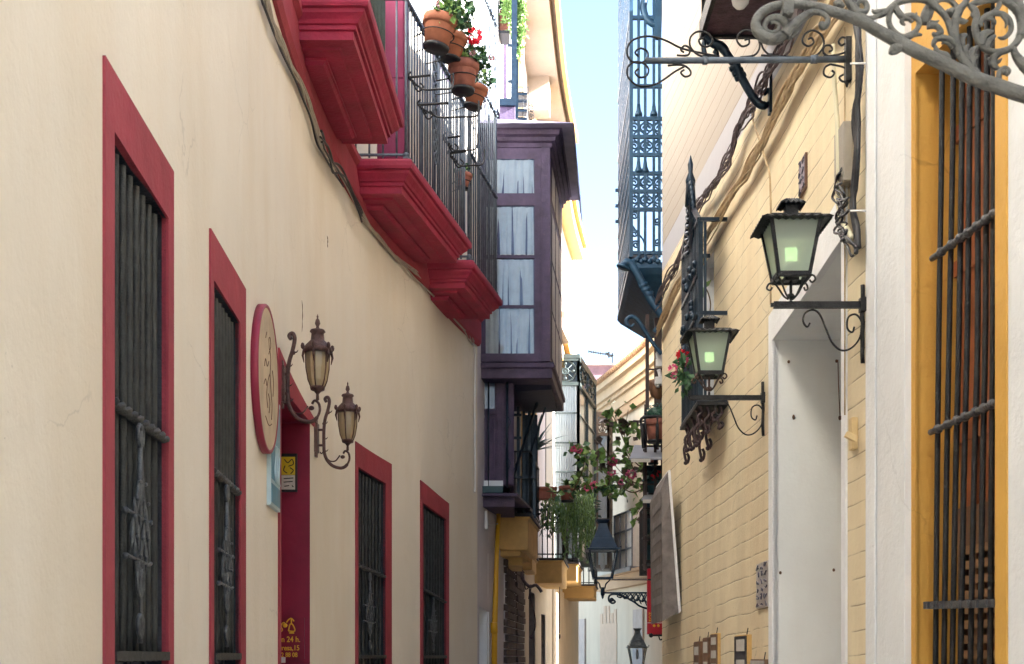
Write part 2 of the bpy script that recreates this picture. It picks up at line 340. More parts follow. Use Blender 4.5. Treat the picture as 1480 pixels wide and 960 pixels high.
# ---------------------------------------------------------------- wall lines in plan
class Wall:
    def __init__(s, ctl, side, k=10):
        s.side = side; q = smooth_path([Vector((x, y, 0)) for x, y in ctl], k); s.p = [(v.x, v.y) for v in q]
        s.s = [0]
        for i in range(1, len(s.p)): s.s.append(s.s[-1] + math.hypot(s.p[i][0] - s.p[i - 1][0], s.p[i][1] - s.p[i - 1][1]))
        s.n = []
        for i in range(len(s.p)):
            a = s.p[max(i - 1, 0)]; b = s.p[min(i + 1, len(s.p) - 1)]; dx, dy = b[0] - a[0], b[1] - a[1]; l = math.hypot(dx, dy)
            s.n.append((dy / l * side, -dx / l * side))
    def xy(s, t, off=0):
        t = max(s.s[0], min(s.s[-1], t)); i = 0
        lo, hi = 0, len(s.s) - 1
        while hi - lo > 1:
            m = (lo + hi) // 2
            if s.s[m] <= t: lo = m
            else: hi = m
        f = (t - s.s[lo]) / max(1e-9, s.s[hi] - s.s[lo])
        return tuple(s.p[lo][j] * (1 - f) + s.p[hi][j] * f + off * (s.n[lo][j] * (1 - f) + s.n[hi][j] * f) for j in (0, 1))
    def hit(s, px, off=0, ymin=1.5):
        r = (px - CX) / FOC; last = None
        for i in range(len(s.p)):
            x = s.p[i][0] + off * s.n[i][0]; y = s.p[i][1] + off * s.n[i][1]
            if y < ymin: last = None; continue
            g = x - r * y
            if last is not None and last[0] * g <= 0:
                f = last[0] / (last[0] - g) if last[0] != g else 0
                return s.s[i - 1] + f * (s.s[i] - s.s[i - 1])
            last = (g,)
        return s.s[-1]
    def W(s, px, py, off=0):
        t = s.hit(px, off); x, y = s.xy(t, off); return Vector((x, y, EYE + (HY - py) / FOC * y))
    def at(s, t, z, off=0):
        x, y = s.xy(t, off); return Vector((x, y, z))
    def s_at_y(s, y):
        for i in range(1, len(s.p)):
            if s.p[i - 1][1] <= y <= s.p[i][1]:
                f = (y - s.p[i - 1][1]) / (s.p[i][1] - s.p[i - 1][1]); return s.s[i - 1] + f * (s.s[i] - s.s[i - 1])
        return s.s[-1]
    def slab(s, mb, sa, sb, zb, zt, off0, off1, step=.3):
        """closed slab following the wall; zb, zt may be (near, far)"""
        zb = zb if isinstance(zb, tuple) else (zb, zb); zt = zt if isinstance(zt, tuple) else (zt, zt)
        n = max(1, int(abs(sb - sa) / step)); rings = []
        for i in range(n + 1):
            f = i / n; t = sa + (sb - sa) * f; b = zb[0] + (zb[1] - zb[0]) * f; u = zt[0] + (zt[1] - zt[0]) * f
            rings.append([s.at(t, b, off0), s.at(t, b, off1), s.at(t, u, off1), s.at(t, u, off0)])
        mb.loft(rings); return mb
    def face(s, mb, sa, sb, z0, z1, ops, off=0, step=.3):
        br = {round(sa, 4), round(sb, 4)}
        n = int((sb - sa) / step)
        for i in range(1, n): br.add(round(sa + (sb - sa) * i / n, 4))
        for o in ops: br.add(round(o[0], 4)); br.add(round(o[1], 4))
        br = sorted(br)
        for a, b in zip(br[:-1], br[1:]):
            if b - a < 1e-3: continue
            m = (a + b) / 2; spans = [((z0, z0), (z1, z1))]
            for o in sorted([o for o in ops if o[0] <= m <= o[1]], key=lambda o: o[2]):
                f = lambda t: o[3] + (o[4] - o[3]) * (t - o[0]) / (o[1] - o[0])
                lo, hi = spans.pop(); spans += [(lo, (o[2], o[2])), ((f(a), f(b)), hi)]
            for lo, hi in spans:
                mb.add([s.at(a, lo[0], off), s.at(b, lo[1], off), s.at(b, hi[1], off), s.at(a, hi[0], off)], [(0, 1, 2, 3)])
        return mb
    def reveal(s, mb, o, depth, off=0):
        sa, sb, zb, za, zc = o
        A = [s.at(sa, zb, off), s.at(sa, za, off), s.at(sb, zc, off), s.at(sb, zb, off)]
        B = [s.at(sa, zb, -depth), s.at(sa, za, -depth), s.at(sb, zc, -depth), s.at(sb, zb, -depth)]
        mb.add(A + B, [(0, 1, 5, 4), (1, 2, 6, 5), (2, 3, 7, 6), (3, 0, 4, 7)]); return mb
def body(mb, wall, sa, sb, z0, z1, back, off=0):
    """closes a building behind its street face: ends, back and roof"""
    n = max(2, int((sb - sa) / .6)); pts = [wall.xy(sa + (sb - sa) * i / n, off) for i in range(n + 1)]
    a, b = pts[0], pts[-1]
    ring = pts + [(back, b[1]), (back, a[1])]
    vv = [Vector((x, y, z1)) for x, y in ring]; mb.add(vv, [tuple(range(len(ring)))])
    for p, q in ((b, (back, b[1])), ((back, b[1]), (back, a[1])), ((back, a[1]), a)):
        mb.add([Vector((*p, z0)), Vector((*q, z0)), Vector((*q, z1)), Vector((*p, z1))], [(0, 1, 2, 3)])
    return mb
LW = Wall([(-1.45, -14), (-1.448, -4), (-1.446, 2), (-1.574, 5), (-1.62, 6.2), (-1.66, 7.15), (-1.705, 8.3), (-1.78, 9.85), (-1.79, 11), (-1.745, 12.3), (-1.642, 13.6), (-1.396, 15.0), (-1.139, 16.1), (-.861, 17.6), (-.505, 19.0)], 1)
RW = Wall([(2.15, -14), (2.15, -4), (2.146, 2), (1.904, 4.84), (1.763, 6.5), (1.785, 8), (1.796, 9.2), (1.81, 12), (1.847, 16.0)], -1)
def pz(px, z): return ((px - CX) / FOC * z, z)
L2 = Wall([(-.505, 19.0), pz(706, 20), pz(722, 21), pz(745, 24), pz(765, 27.5), pz(785, 30.5), pz(797, 32)], 1)
L3 = Wall([pz(797, 32), pz(804, 34), pz(815, 37), pz(834, 41)], 1)
R2 = Wall([(1.95, 16.15), (2.2, 18.5), (2.5, 21), (3.1, 25), (3.9, 31)], -1)
FW = Wall([(4.9, 33), (4.75, 36), pz(962, 38.6), pz(935, 40.6), pz(900, 43.3), pz(862, 46.5), pz(838, 49), pz(800, 52)], -1)
# ---------------------------------------------------------------- ground
g = MB(); g.add([(-150, -150, 0), (150, -150, 0), (150, 150, 0), (-150, 150, 0)], [(0, 1, 2, 3)])
tag(g.build('street', PAVE), kind='structure')
# ---------------------------------------------------------------- cream hotel building on the left
hotel = root('hotel_building', (-1.6, 5, 0), 'cream plastered building with red window surrounds and crimson balconies along the left side', 'building')
def opening(W, inner, zb=1.05):
    xl, yl, xr, yr = inner; a = W.W(xl, yl); b = W.W(xr, yr); return (W.hit(xl), W.hit(xr), zb, a.z, b.z)
WIN = [((148, 80, 248, 248), (161.5, 190, 240, 315)), ((302, 330, 353, 418), (306.5, 405, 345, 467)),
       ((513, 638, 565, 671), (516.5, 675, 556.5, 699)), ((607, 694, 648, 728), (610.5, 727, 644, 751))]
ops = [opening(LW, w[1]) for w in WIN]
door = (LW.hit(404), LW.hit(448), .02, LW.W(407, 560).z, LW.W(448, 612).z)
H_TOP = 12.0
m = MB(); LW.face(m, LW.s[0], LW.s[-1], 0, H_TOP, ops + [door]); body(m, LW, LW.s[0], LW.s[-1], 0, H_TOP, -9)
m.build('wall', CREAM, hotel)
rails = [(.76, 7), (.7, 7), (.42, 7), (.5, 7)]
for i, (w, o) in enumerate(zip(WIN, ops)):
    (oxl, oyl, oxr, oyr), _ = w; sa, sb, zb, za, zc = o
    A = LW.W(oxl, oyl); B = LW.W(oxr, oyr); s0 = LW.hit(oxl); s1 = LW.hit(oxr)
    zz = lambda t, z0_=A.z, z1_=B.z, a=s0, b=s1: z0_ + (z1_ - z0_) * (t - a) / (b - a)
    ii = lambda t, a=sa, b=sb, p=za, q=zc: p + (q - p) * (t - a) / (b - a)
    m = MB()
    LW.slab(m, s0, s1, (ii(s0), ii(s1)), (A.z, B.z), -.02, .012)
    LW.slab(m, s0, sa, zb - .14, (ii(s0), ii(sa)), -.02, .012); LW.slab(m, sb, s1, zb - .14, (ii(sb), ii(s1)), -.02, .012)
    LW.slab(m, sa, sb, zb - .14, zb, -.02, .014)
    win = m.build('window', REDS, hotel)
    m = MB(); LW.reveal(m, o, .14); m.build('reveal', SLATE, win)
    m = MB(); LW.slab(m, sa - .02, sb + .02, zb - .02, (za + .02, zc + .02), -.14, -.10)
    n_l = 3
    for k in range(n_l):        # shutter leaves with raised stiles
        a = sa + (sb - sa) * k / n_l; b = sa + (sb - sa) * (k + 1) / n_l
        for t in (a + .01, b - .06): LW.slab(m, t, t + .05, zb, min(za, zc) - .02, -.10, -.085)
    m.build('shutter', SLATE, win)
    # grille of square bars with a twisted rail and a cast ornament
    m = MB(); nb = 8
    for k in range(nb):
        t = sa + .045 + (sb - sa - .17) * k / (nb - 1)
        p = LW.at(t, 1.58 if i < 2 else 1.3, -.03); q = LW.at(t, ii(t) - .03, -.03)
        c0 = smooth_path([p, p.lerp(q, .33) + Vector((random.gauss(0, .003), random.gauss(0, .004), 0)), p.lerp(q, .7) + Vector((0, random.gauss(0, .004), 0)), q], 3)
        m.tube(c0, .019, 6)
    LW.slab(m, sa + .004, sb - .004, 1.585, 1.625, -.06, .02)
    gr = m.build('grille', GIRON, win)
    yr = {0: (580, 634), 1: (680, 711), 2: (817, 833), 3: (851, 870)}[i]
    za_ = LW.W(w[1][0], yr[0]).z; zb_ = LW.W(w[1][2] - 3, yr[1]).z
    m = MB(); N = 60; pa = LW.at(sa + .005, za_, .0); pb = LW.at(sb - .03, zb_, .0)
    for sgn in (0, 1):
        pts = []
        for k in range(N + 1):
            f = k / N; a = f * 2 * math.pi * 4.5 + sgn * math.pi
            pts.append(pa.lerp(pb, f) + Vector((math.cos(a) * .011, 0, math.sin(a) * .011)))
        m.tube(pts, .016, 6)
    m.build('twisted_rail', GIRON, gr)
    # ornament: spear, leaf lattice, spear
    m = MB(); sc = sa + (sb - sa) * .40; top = (za_ + zb_) / 2 - .03; bot = 1.66; Hh = top - bot
    def Q(ds, z, off=.02): return LW.at(sc + ds, z, off)
    def drop(ds, z, h, w_, tilt=0):
        m.tube([Q(ds - tilt, z + h / 2), Q(ds - tilt * .4, z + h / 4), Q(ds, z), Q(ds + tilt * .6, z - h / 4), Q(ds + tilt, z - h / 2)], [.003, w_ * .6, w_ * .75, w_ * .45, .002], 6)
    m.tube([Q(0, top - .01), Q(0, top - .22 * Hh)], .011); m.tube([Q(-.01, top - .05), Q(.005, top - .3 * Hh), Q(-.02, top - .40 * Hh)], [.01, .018, .008])
    for sg in (-1, 1):
        m.tube([Q(0, top - .1), Q(sg * .035, top - .07), Q(sg * .04, top - .02), Q(sg * .015, top), Q(0, top - .025)], .010)
        m.tube([Q(0, bot + .02), Q(sg * .035, bot + .05), Q(sg * .04, bot + .1), Q(sg * .01, bot + .12)], .010)
    for row in range(5):
        zc_ = top - Hh * (.34 + .085 * row); off_ = (row % 2) * .5; cols = [2, 3, 4, 3, 2][row]
        for c in range(cols):
            ds = (c - (cols - 1) / 2) * .092
            drop(ds, zc_, .15, .015, .012 * (1 if (c + row) % 2 else -1)); m.ball(Q(ds + .01, zc_ + .07, .03), .010, 6)
    for zc_ in (top - Hh * .42, top - Hh * .62):
        m.tube([Q(-.25, zc_), Q(-.2, zc_ + .005), Q(.15, zc_ - .01), Q(.19, zc_)], [.016, .007, .007, .008])
    drop(0, bot + Hh * .24, .22, .016); m.tube([Q(0, bot + Hh * .34), Q(.012, bot + Hh * .15), Q(0, bot)], [.012, .007, .012])
    for sg in (-1, 1): m.tube([Q(0, bot + Hh * .2), Q(sg * .05, bot + Hh * .25), Q(sg * .055, bot + Hh * .32), Q(sg * .02, bot + Hh * .33)], .008)
    m.build('wrought_ornament', OIRON, gr)
# doorway
m = MB(); A = LW.W(405, 508); B = LW.W(453, 606); s0 = LW.hit(401.5); s1 = LW.hit(453)
LW.slab(m, s0, s1, (door[3], door[4]), (A.z, B.z), -.02, .014)
LW.slab(m, s0, door[0], 0, (door[3], door[3]), -.02, .014)
dw = m.build('doorway', REDS, hotel)
m = MB(); LW.reveal(m, door, .9); m.build('reveal', WINE, dw)
m = MB(); LW.slab(m, door[0], door[1], 0, door[3], -.95, -.9); m.build('door', WINE, dw)
# string course, banded behind the balconies
m = MB(); sA = LW.s_at_y(8.6); prof_z = lambda y: 6.30 + (19 - y) * .033
n = 40; rings = []
for k in range(n + 1):
    t = sA + (LW.s[-1] - sA) * k / n; y = LW.xy(t)[1]; z = prof_z(y) - .16
    rings.append([LW.at(t, z, -.02), LW.at(t, z, .03), LW.at(t, z + .05, .06), LW.at(t, z + .34, .06), LW.at(t, z + .38, .10), LW.at(t, z + .44, .10), LW.at(t, z + .44, -.02)])
m.loft(rings); m.build('string_course', REDS, hotel)
BAL = []
def balcony(zA, zB, soffit, o_max=.50, topz=None):
    xA = LW.xy(LW.s_at_y(zA))[0]; xB = LW.xy(LW.s_at_y(zB))[0]; mm = (xB - xA) / (zB - zA)
    prof = [(-.04, -.07), (.20, -.07), (.22, -.045), (.235, -.045), (.235, -.02), (.36, -.02), (.375, 0), (.50, 0), (.50, .07), (.525, .075), (.525, .11), (.545, .115), (.56, .14), (.60, .18), (.605, .21), (.635, .215), (.645, .24), (.645, .29), (.63, .31), (0, .315)]
    rings = []
    for o, u in prof:
        e = o - .5; e = e if e > -.45 else -.45
        if u == .315: e = .13
        if u == .315: o = .60
        rings.append([Vector((xA + (-e) * mm - .12, zA - e, soffit + u)), Vector((xA + (-e) * mm + o, zA - e, soffit + u)),
                      Vector((xB + e * mm + o, zB + e, soffit + u)), Vector((xB + e * mm - .12, zB + e, soffit + u))])
    m = MB(); m.loft(rings); b = m.build('balcony', PINK, hotel, .004)
    BAL.append((xA, xB, zA, zB, soffit + .315)); return b
def bal_rail(b, i, top, spacing, r=.0105, twist=(), o=.565, mat=BIRON, rails=(.06,), scroll=False, far=.07):
    xA, xB, zA, zB, zt = BAL[i]; mm = (xB - xA) / (zB - zA); e = .07
    O = lambda z, h: Vector((xA + (z - zA) * mm + o, z, h)); m = MB(); n = int((zB - zA + 2 * e) / spacing)
    z0, z1 = zA - e, zB + far
    for k in range(n + 1):
        z = z0 + (z1 - z0) * k / n; m.tube([O(z, zt + .03), O(z, top)], r * (1.6 if k in (0, n) else 1), 6)
    for z in (z0, z1):
        x = xA + (z - zA) * mm
        nn = 4
        for k in range(nn): m.tube([(x + o * (k + .3) / nn, z, zt + .03), (x + o * (k + .3) / nn, z, top)], r, 6)
        for h in (zt + .06, top): m.bar((x, z, h), (x + o, z, h), .03, .02)
    for h in list(rails): m.bar(O(z0, zt + h), O(z1, zt + h), .03, .022)
    m.bar(O(z0 - .02, top), O(z1 + .02, top), .045, .035)
    m.ball(O(z0, zt + .055), .035, 8); m.ball(O(z1, zt + .055), .035, 8); m.ball(O((z0 + z1) / 2, zt + .0), .03, 8)
    m.bar(O(z0 - .03, zt + .02), O(z1 + .03, zt + .02), .05, .03)
    for h in twist:
        for sg in (0, 1):
            pts = []
            for k in range(81):
                f = k / 80; a = f * 2 * math.pi * 9 + sg * math.pi
                pts.append(O(z0 + (z1 - z0) * f, h) + Vector((math.cos(a) * .012 + .012, 0, math.sin(a) * .012)))
            m.tube(pts, .015, 5)
    if scroll:
        for zc, hh in scroll:
            for k in range(9):
                cz = hh - k * .13
                for sg in (-1, 1):
                    pts = [O(zc + sg * (.012 + .055 * math.sin(t / 8 * math.pi)), cz - .13 * t / 8) + Vector((.012, 0, 0)) for t in range(9)]
                    m.tube(pts, .010, 5)
                m.ball(O(zc + random.uniform(-.03, .03), cz) + Vector((.015, 0, 0)), .02, 6)
    return m.build('railing', mat, b)
b0 = balcony(10.6, 12.75, 6.63); b1 = balcony(13.55, 15.95, 6.43); b2 = balcony(16.35, 17.85, 6.24)
bal_rail(b0, 0, 8.6, .10, twist=(7.9,), mat=mk('green_grey_iron', (.05, .075, .07), .5, .3, var=.3, vs_=10, bump=.2, bs=90), o=.50, far=-.30); bal_rail(b1, 1, 8.42, .105, scroll=[(14.6, 8.3)]); bal_rail(b2, 2, 11.2, .125, r=.0105, twist=(7.93, 9.05, 10.3))
# magenta window shutter leaf standing open on the second balcony, and the balcony window recess
m = MB(); x = P(590, 0, 13.7).x; m.bb(-1.6, x - .0, 13.70, 13.75, 6.75, 9.4)
for z0_, z1_ in ((6.85, 7.6), (7.7, 8.7)): m.bb(x - .30, x - .05, 13.69, 13.70, z0_, z1_)
m.build('shutter', MAG, b1, .006)
m = MB(); m.bb(-1.72, P(544, 0, 13.62).x, 13.62, 13.70, 6.6, 9.4); m.build('window_side', CREAM, b1)
m = MB(); LW.slab(m, LW.s_at_y(14.3), LW.s_at_y(15.3), 6.75, 9.4, -.02, .03); wd = m.build('window', PURP, hotel)
m = MB(); LW.slab(m, LW.s_at_y(14.36), LW.s_at_y(15.24), 6.9, 9.3, .03, .04); m.build('pane', CURT, wd)
m = MB(); LW.slab(m, LW.s_at_y(16.7), LW.s_at_y(17.6), 6.6, 9.4, -.02, .03); wd = m.build('window', PURP, hotel)
m = MB(); LW.slab(m, LW.s_at_y(16.76), LW.s_at_y(17.54), 6.7, 9.3, .03, .04); m.build('pane', CURT, wd)
m = MB(); LW.slab(m, LW.s_at_y(11.1), LW.s_at_y(12.2), 6.95, 9.4, -.02, .03); wd = m.build('window', PURP, hotel)
m = MB(); LW.slab(m, LW.s_at_y(11.16), LW.s_at_y(12.14), 7.1, 9.3, .03, .04); m.build('pane', CURT, wd)
# cables on the hotel wall
def cable(pts, r, mat, name, label, n=1, jit=.0, cat='cable', seg=3, group=None, sub=6):
    m = MB(); base = smooth_path(pts, sub)
    for c in range(n):
        ph = [random.random() * 6.28 for _ in range(6)]; q = []
        o1, o2 = random.gauss(0, jit), random.gauss(0, jit)
        for i, p in enumerate(base):
            q.append(p + Vector((abs(math.sin(i * .35 + ph[0])) * jit * .7 * (-1 if p.x > 0 else 1), math.sin(i * .23 + ph[1]) * jit * 1.2 + o1, math.sin(i * .31 + ph[2]) * jit + math.sin(i * .11 + ph[3]) * jit * .8 + math.sin(i * .9 + ph[4]) * jit * .35 + o2)))
        m.tube(q, r if n == 1 else r * random.uniform(.6, 1.3), 6)
    o = m.build(name, mat); return tag(o, label, cat, group)
cp = [(378, -15), (392, 30), (410, 72), (430, 115), (448, 160), (462, 205), (478, 232), (500, 268), (520, 308), (548, 345), (575, 375), (600, 398), (630, 428), (658, 462), (675, 482), (684, 497)]
cable([LW.W(x, y, .03) for x, y in cp], .011, CABLE, 'wall_cable', 'bundle of pale cables sagging along the left wall under the crimson balconies', 5, .022)
cable([LW.W(x - 4, y + 2, .03) for x, y in cp[:8]], .010, CABLED, 'wall_cable', 'dark cable beside the pale bundle at the top of the left wall', 1, .01)
cable([LW.W(x, y, .10) for x, y in [(462, 198), (472, 215), (480, 240), (492, 252), (505, 275), (522, 315)]], .009, CABLED, 'wall_cable', 'short twisted dark cable on the red band between the first and second balcony', 3, .02)
cable([LW.W(x, y, .04) for x, y in [(684, 497), (687, 520), (686, 600), (687, 690), (686, 712)]], .016, BOXW, 'wall_cable', 'white cable dropping down the end corner of the left cream wall')
for x, y0, y1 in ((473, 341, 358), (436.5, 434, 480)):
    m = MB(); m.tube([LW.W(x + random.uniform(-.5, .5), y0 + (y1 - y0) * i / 6, .0) for i in range(7)], [.002, .006, .004, .007, .003, .006, .002], 5)
    tag(m.build('wall_groove', mk('crack_brown', (.16, .12, .08), .9, bump=0)), 'short dark groove in the cream plaster ' + ('high under the second balcony' if x > 450 else 'just above the larger bronze lantern'), 'crack')  # dark brown strand marks a crack in the plaster
# hotel wall furniture: round sign, blue plaque, door signs
sgn = root('round_sign', LW.W(387, 655), 'big round tan sign with crimson rim on the cream wall left of the red doorway', 'sign')
c = LW.W(388, 549, .05); t_ = LW.hit(388); nx, ny = LW.n[0] if False else (1, .04)
nrm = Vector((.999, .043, 0)).normalized(); tan = Vector((-.043, .999, 0)); rad = 106 / FOC * c.y
rot = Matrix((tan, Vector((0, 0, 1)), nrm)).transposed()
m = MB(); RX = rad * .98
ringp = [(rad * .0 + .0001, -.05), (rad, -.05), (rad, .035), (rad * .985, .045), (rad * .90, .045), (rad * .89, .03)]
m.lathe(c, [(rad * .5, -.045), (rad, -.045), (rad, .0), (rad * .99, .006), (rad * .955, .006), (rad * .945, .0)], 64, rot); m.build('rim', mk('disc_rim', (.27, .022, .055), .45, var=.15, bump=.1), sgn)
m = MB(); m.lathe(c, [(.001, -.02), (rad * .95, -.02), (rad * .95, .001), (.001, .001)], 64, rot, smooth=False); face_ = m.build('face', DISC, sgn)
m = MB()
def on_disc(u, v): return c + rot @ Vector((u * rad, v * rad, .002))
strokes = [[(0, .35), (.1, .42), (.18, .3), (.12, .1), (.2, -.1)], [(.1, .1), (-.1, -.05), (-.2, -.25), (-.1, -.4)], [(.2, -.1), (.3, -.3), (.25, -.5)], [(-.4, .1), (-.3, .22), (-.15, .15), (0, .25)],
           [(.05, .42), (.0, .55), (.12, .6), (.18, .5), (.1, .42)], [(-.45, -.15), (-.3, -.05), (-.2, -.12)], [(.35, .2), (.45, .05), (.4, -.15)], [(-.3, -.55), (0, -.62), (.3, -.55)], [(-.3, .5), (-.2, .6)], [(-.05, -.2), (.1, -.3), (.02, -.45)]]
for s_ in strokes: m.tube([on_disc(*p) for p in smooth_path([(a, b, 0) for a, b in s_], 4) for p in [(p.x, p.y)]], .0035, 5)
m.build('painted_figure', INK, face_)
bp = root('blue_plaque', LW.W(400, 745), 'narrow blue plaque with pale bands on the wall just below the round sign', 'sign')
sa, sb = LW.hit(391.5, .03), LW.hit(405, .03); zt = LW.W(398, 585).z; zb0 = LW.W(392, 735).z; zb1 = LW.W(405, 745).z
m = MB(); LW.slab(m, sa, sb, (zb0, zb1), (zt, zt), 0, .03); fr_ = m.build('panel', BLUEW, bp)
m = MB(); h_ = zt - zb0; LW.slab(m, sa + .03, sb - .03, zb0 + h_ * .24, zt - .04, .03, .034); LW.slab(m, sa + .03, sb - .03, zb0 + h_ * .03, zb0 + h_ * .20, .03, .034); m.build('blue_field', BLUES, fr_)
m = MB()
for k in range(3):
    a = sa + (sb - sa) * (.3 + .2 * k); m.tube(smooth_path([LW.at(a, zt - .35, .037), LW.at(a + .06, zt - .42, .037), LW.at(a + .01, zt - .55, .037), LW.at(a + .07, zt - .62, .037)], 4), .008, 5)
m.build('lettering', BLUEW, fr_)
zj = LW.xy(door[1])[1]; yj = zj - .012      # far jamb of the doorway faces the camera
def J(px, py, d=0): return P(px, py, yj - d)
ys = root('yellow_sign', J(421, 712), 'small yellow and grey sign in a black frame on the dark red doorway jamb', 'sign')
m = MB(); a = J(405, 656); b_ = J(429.5, 711); m.bb(a.x, b_.x, yj - .02, yj + .02, b_.z, a.z); m.build('frame', BLK, ys)
m = MB(); a = J(407, 661); b_ = J(427, 687); m.bb(a.x, b_.x, yj - .024, yj - .02, b_.z, a.z); m.build('yellow_field', YELS, ys)
m = MB(); a = J(407, 687.5); b_ = J(427, 708); m.bb(a.x, b_.x, yj - .024, yj - .02, b_.z, a.z); m.build('white_field', PAPER, ys)
m = MB()
for s_ in ([(411, 664), (416, 669), (422, 664), (424, 671), (417, 674)], [(412, 673), (410, 680), (415, 684)], [(419, 676), (424, 680), (420, 685)], [(410, 692), (424, 691)], [(410, 697), (423, 696)], [(411, 703), (418, 702)], [(422, 702), (424, 704)]):
    m.tube(smooth_path([J(x, y, .025) for x, y in s_], 4), .0045, 5)
m.build('drawing', BLK, ys)
gs = root('reception_sign', J(420, 946), 'wine coloured reception sign with gold lantern emblem and gold lettering low in the doorway', 'sign')
m = MB(); a = J(395, 893); b_ = J(440, 952); m.bb(a.x, b_.x, yj - .008, yj + .02, b_.z, a.z); m.build('panel', mk('wine_sign_panel', (.20, .006, .03), .4, var=.08, bump=0), gs)
u = yj / FOC
for s_, py, size, xr in (('Recepción 24 h.', 928, 11.5, 434), ('Santa Teresa,15', 940, 10.5, 433), ('95 422 88 08', 949.5, 9, 430)):
    text(s_, 'lettering', GOLD, gs, J(xr, py, .010), size * u, (R(90), 0, 0), align='RIGHT', sx=.86)
m = MB()
for s_ in ([(414, 905), (410, 900), (406, 905), (408, 911), (403, 914)], [(414, 900), (417, 896), (421, 894), (425, 898)], [(421, 895), (421, 903)], [(417, 912), (419, 903), (423, 903), (426, 912), (417, 912)], [(418, 915), (425, 915)]):
    m.tube(smooth_path([J(x, y, .012) for x, y in s_], 4), .006, 5)
m.ball(J(412, 904, .012), (.022, .006, .02)); m.build('emblem', GOLD, gs)
m = MB(); a = J(404, 954); m.box(a + Vector((.02, -.03, 0)), (.07, .05, .05)); o = m.build('intercom_box', BOXW, None, .004); tag(o, 'small white intercom box at the bottom of the red doorway jamb', 'intercom')
# ---- antique bronze wall lanterns
def bronze_lamp(px, py, z, sc, wallpx, label, name='wall_lantern'):
    """px,py = bottom of lantern; sc = metres per traced unit (unit = pixels of the nearer lamp)"""
    o = P(px, py, z); r_ = root(name, o, label, 'lantern', 'bronze lanterns on the cream wall')
    k = sc * z / FOC
    V = lambda x, y, d=0: o + Vector((x * k, d, -y * k))
    m = MB()      # body metal: cup, roof, finial ; hexagonal-round
    m.lathe(o, [(.1 * k, -2 * k), (2.5 * k, 0), (2 * k, 8 * k), (5 * k, 12 * k), (10 * k, 14 * k), (11 * k, 18 * k), (9 * k, 20 * k)], 16)
    m.lathe(o, [(17 * k, 67 * k), (22 * k, 69 * k), (21 * k, 74 * k), (16 * k, 80 * k), (10 * k, 86 * k), (9 * k, 96 * k), (11.5 * k, 98 * k), (10 * k, 101 * k), (3 * k, 103 * k), (2 * k, 106 * k), (4 * k, 110 * k), (3 * k, 115 * k), (1 * k, 118 * k), (1.6 * k, 120 * k), (.3 * k, 124 * k)], 16)
    for a in range(6):
        t = a * math.pi / 3 + .4; cx, cy = math.cos(t), math.sin(t)
        D = lambda rr, h: o + Vector((rr * k * cx, rr * k * cy, h * k))
        m.tube([D(10, 18), D(14, 28), D(17, 45), D(18, 68)], 1.0 * k, 5)
        m.ball(D(22, 76), (3 * k, 3 * k, 5 * k), 8); m.tube([D(20, 70), D(22, 62), D(20, 52)], [2.2 * k, 1.8 * k, .6 * k], 5)
    m.build('body', BRONZE, r_)
    m = MB(); m.lathe(o, [(9.5 * k, 19 * k), (13.5 * k, 28 * k), (16 * k, 45 * k), (17 * k, 67 * k)], 12, smooth=False); m.build('glass', AMBER, r_)
    m = MB(); m.lathe(o, [(.5 * k, 22 * k), (4 * k, 24 * k), (4 * k, 36 * k)], 10); m.lathe(o, [(4 * k, 36 * k), (6 * k, 46 * k), (6 * k, 52 * k), (3 * k, 58 * k), (.2 * k, 60 * k)], 10); m.build('bulb', BOXW, r_)
    m = MB(); dx = (wallpx - px) / sc
    arm = [(-38, -87), (-41, -93), (-36, -96), (-33, -88), (-36, -72), (-41, -55), (-43, -35), (-43, -10), (-42, 5), (-37, 18), (-27, 28), (-13, 32), (-3, 28), (3, 17), (2, 6), (-4, 1), (-8, 6)]
    m.tube(smooth_path([V(x, y) for x, y in arm], 5), [2.6 * k] * 2 + [3.0 * k] * 60 + [1.9 * k] * 19, 8)
    m.tube(smooth_path([V(x, y) for x, y in [(-36, 16), (-30, 20), (-22, 19), (-16, 12), (-14, 9)]], 4), 1.3 * k, 6); m.ball(V(-9, 12), (4.5 * k, 3 * k, 3.5 * k))
    for x, y in ((-35, -68), (-43, -48), (-43, -20), (-42, 2)): m.ball(V(x, y), 3.3 * k); m.tube([V(x, y), V(x + 5, y - 1), V(x + 7, y - 4)], [1.4 * k, 1 * k, .4 * k], 5)
    m.tube(smooth_path([V(x, y) for x, y in [(-43, 0), (-47, 6), (-50, 3)]], 3), 1.2 * k, 5)
    m.build('arm', BRONZE, r_)
    m = MB(); w0 = LW.hit(wallpx); zc = V(0, -22).z
    t0 = LW.s_at_y(z)
    for t, a, b_ in ((t0, zc - 26 * k, zc + 26 * k),):
        LW.slab(m, t - .05, t + .05, (a, a), (b_, b_), 0, .03); LW.slab(m, t - .035, t + .035, zc - 34 * k, zc + 34 * k, 0, .02)
    for y in (-37, -9): m.tube([Vector((LW.xy(t0)[0], z, V(0, y).z)), V(-43, y)], 2.2 * k, 8)
    m.build('wall_plate', BRONZE, r_)
bronze_lamp(459, 578, 10.05, 1.0, 413, 'larger bronze lantern on a curled arm beside the round sign')
bronze_lamp(502.5, 651, 11.7, .80, 459, 'smaller bronze lantern on a curled arm between the doorway and the third window')
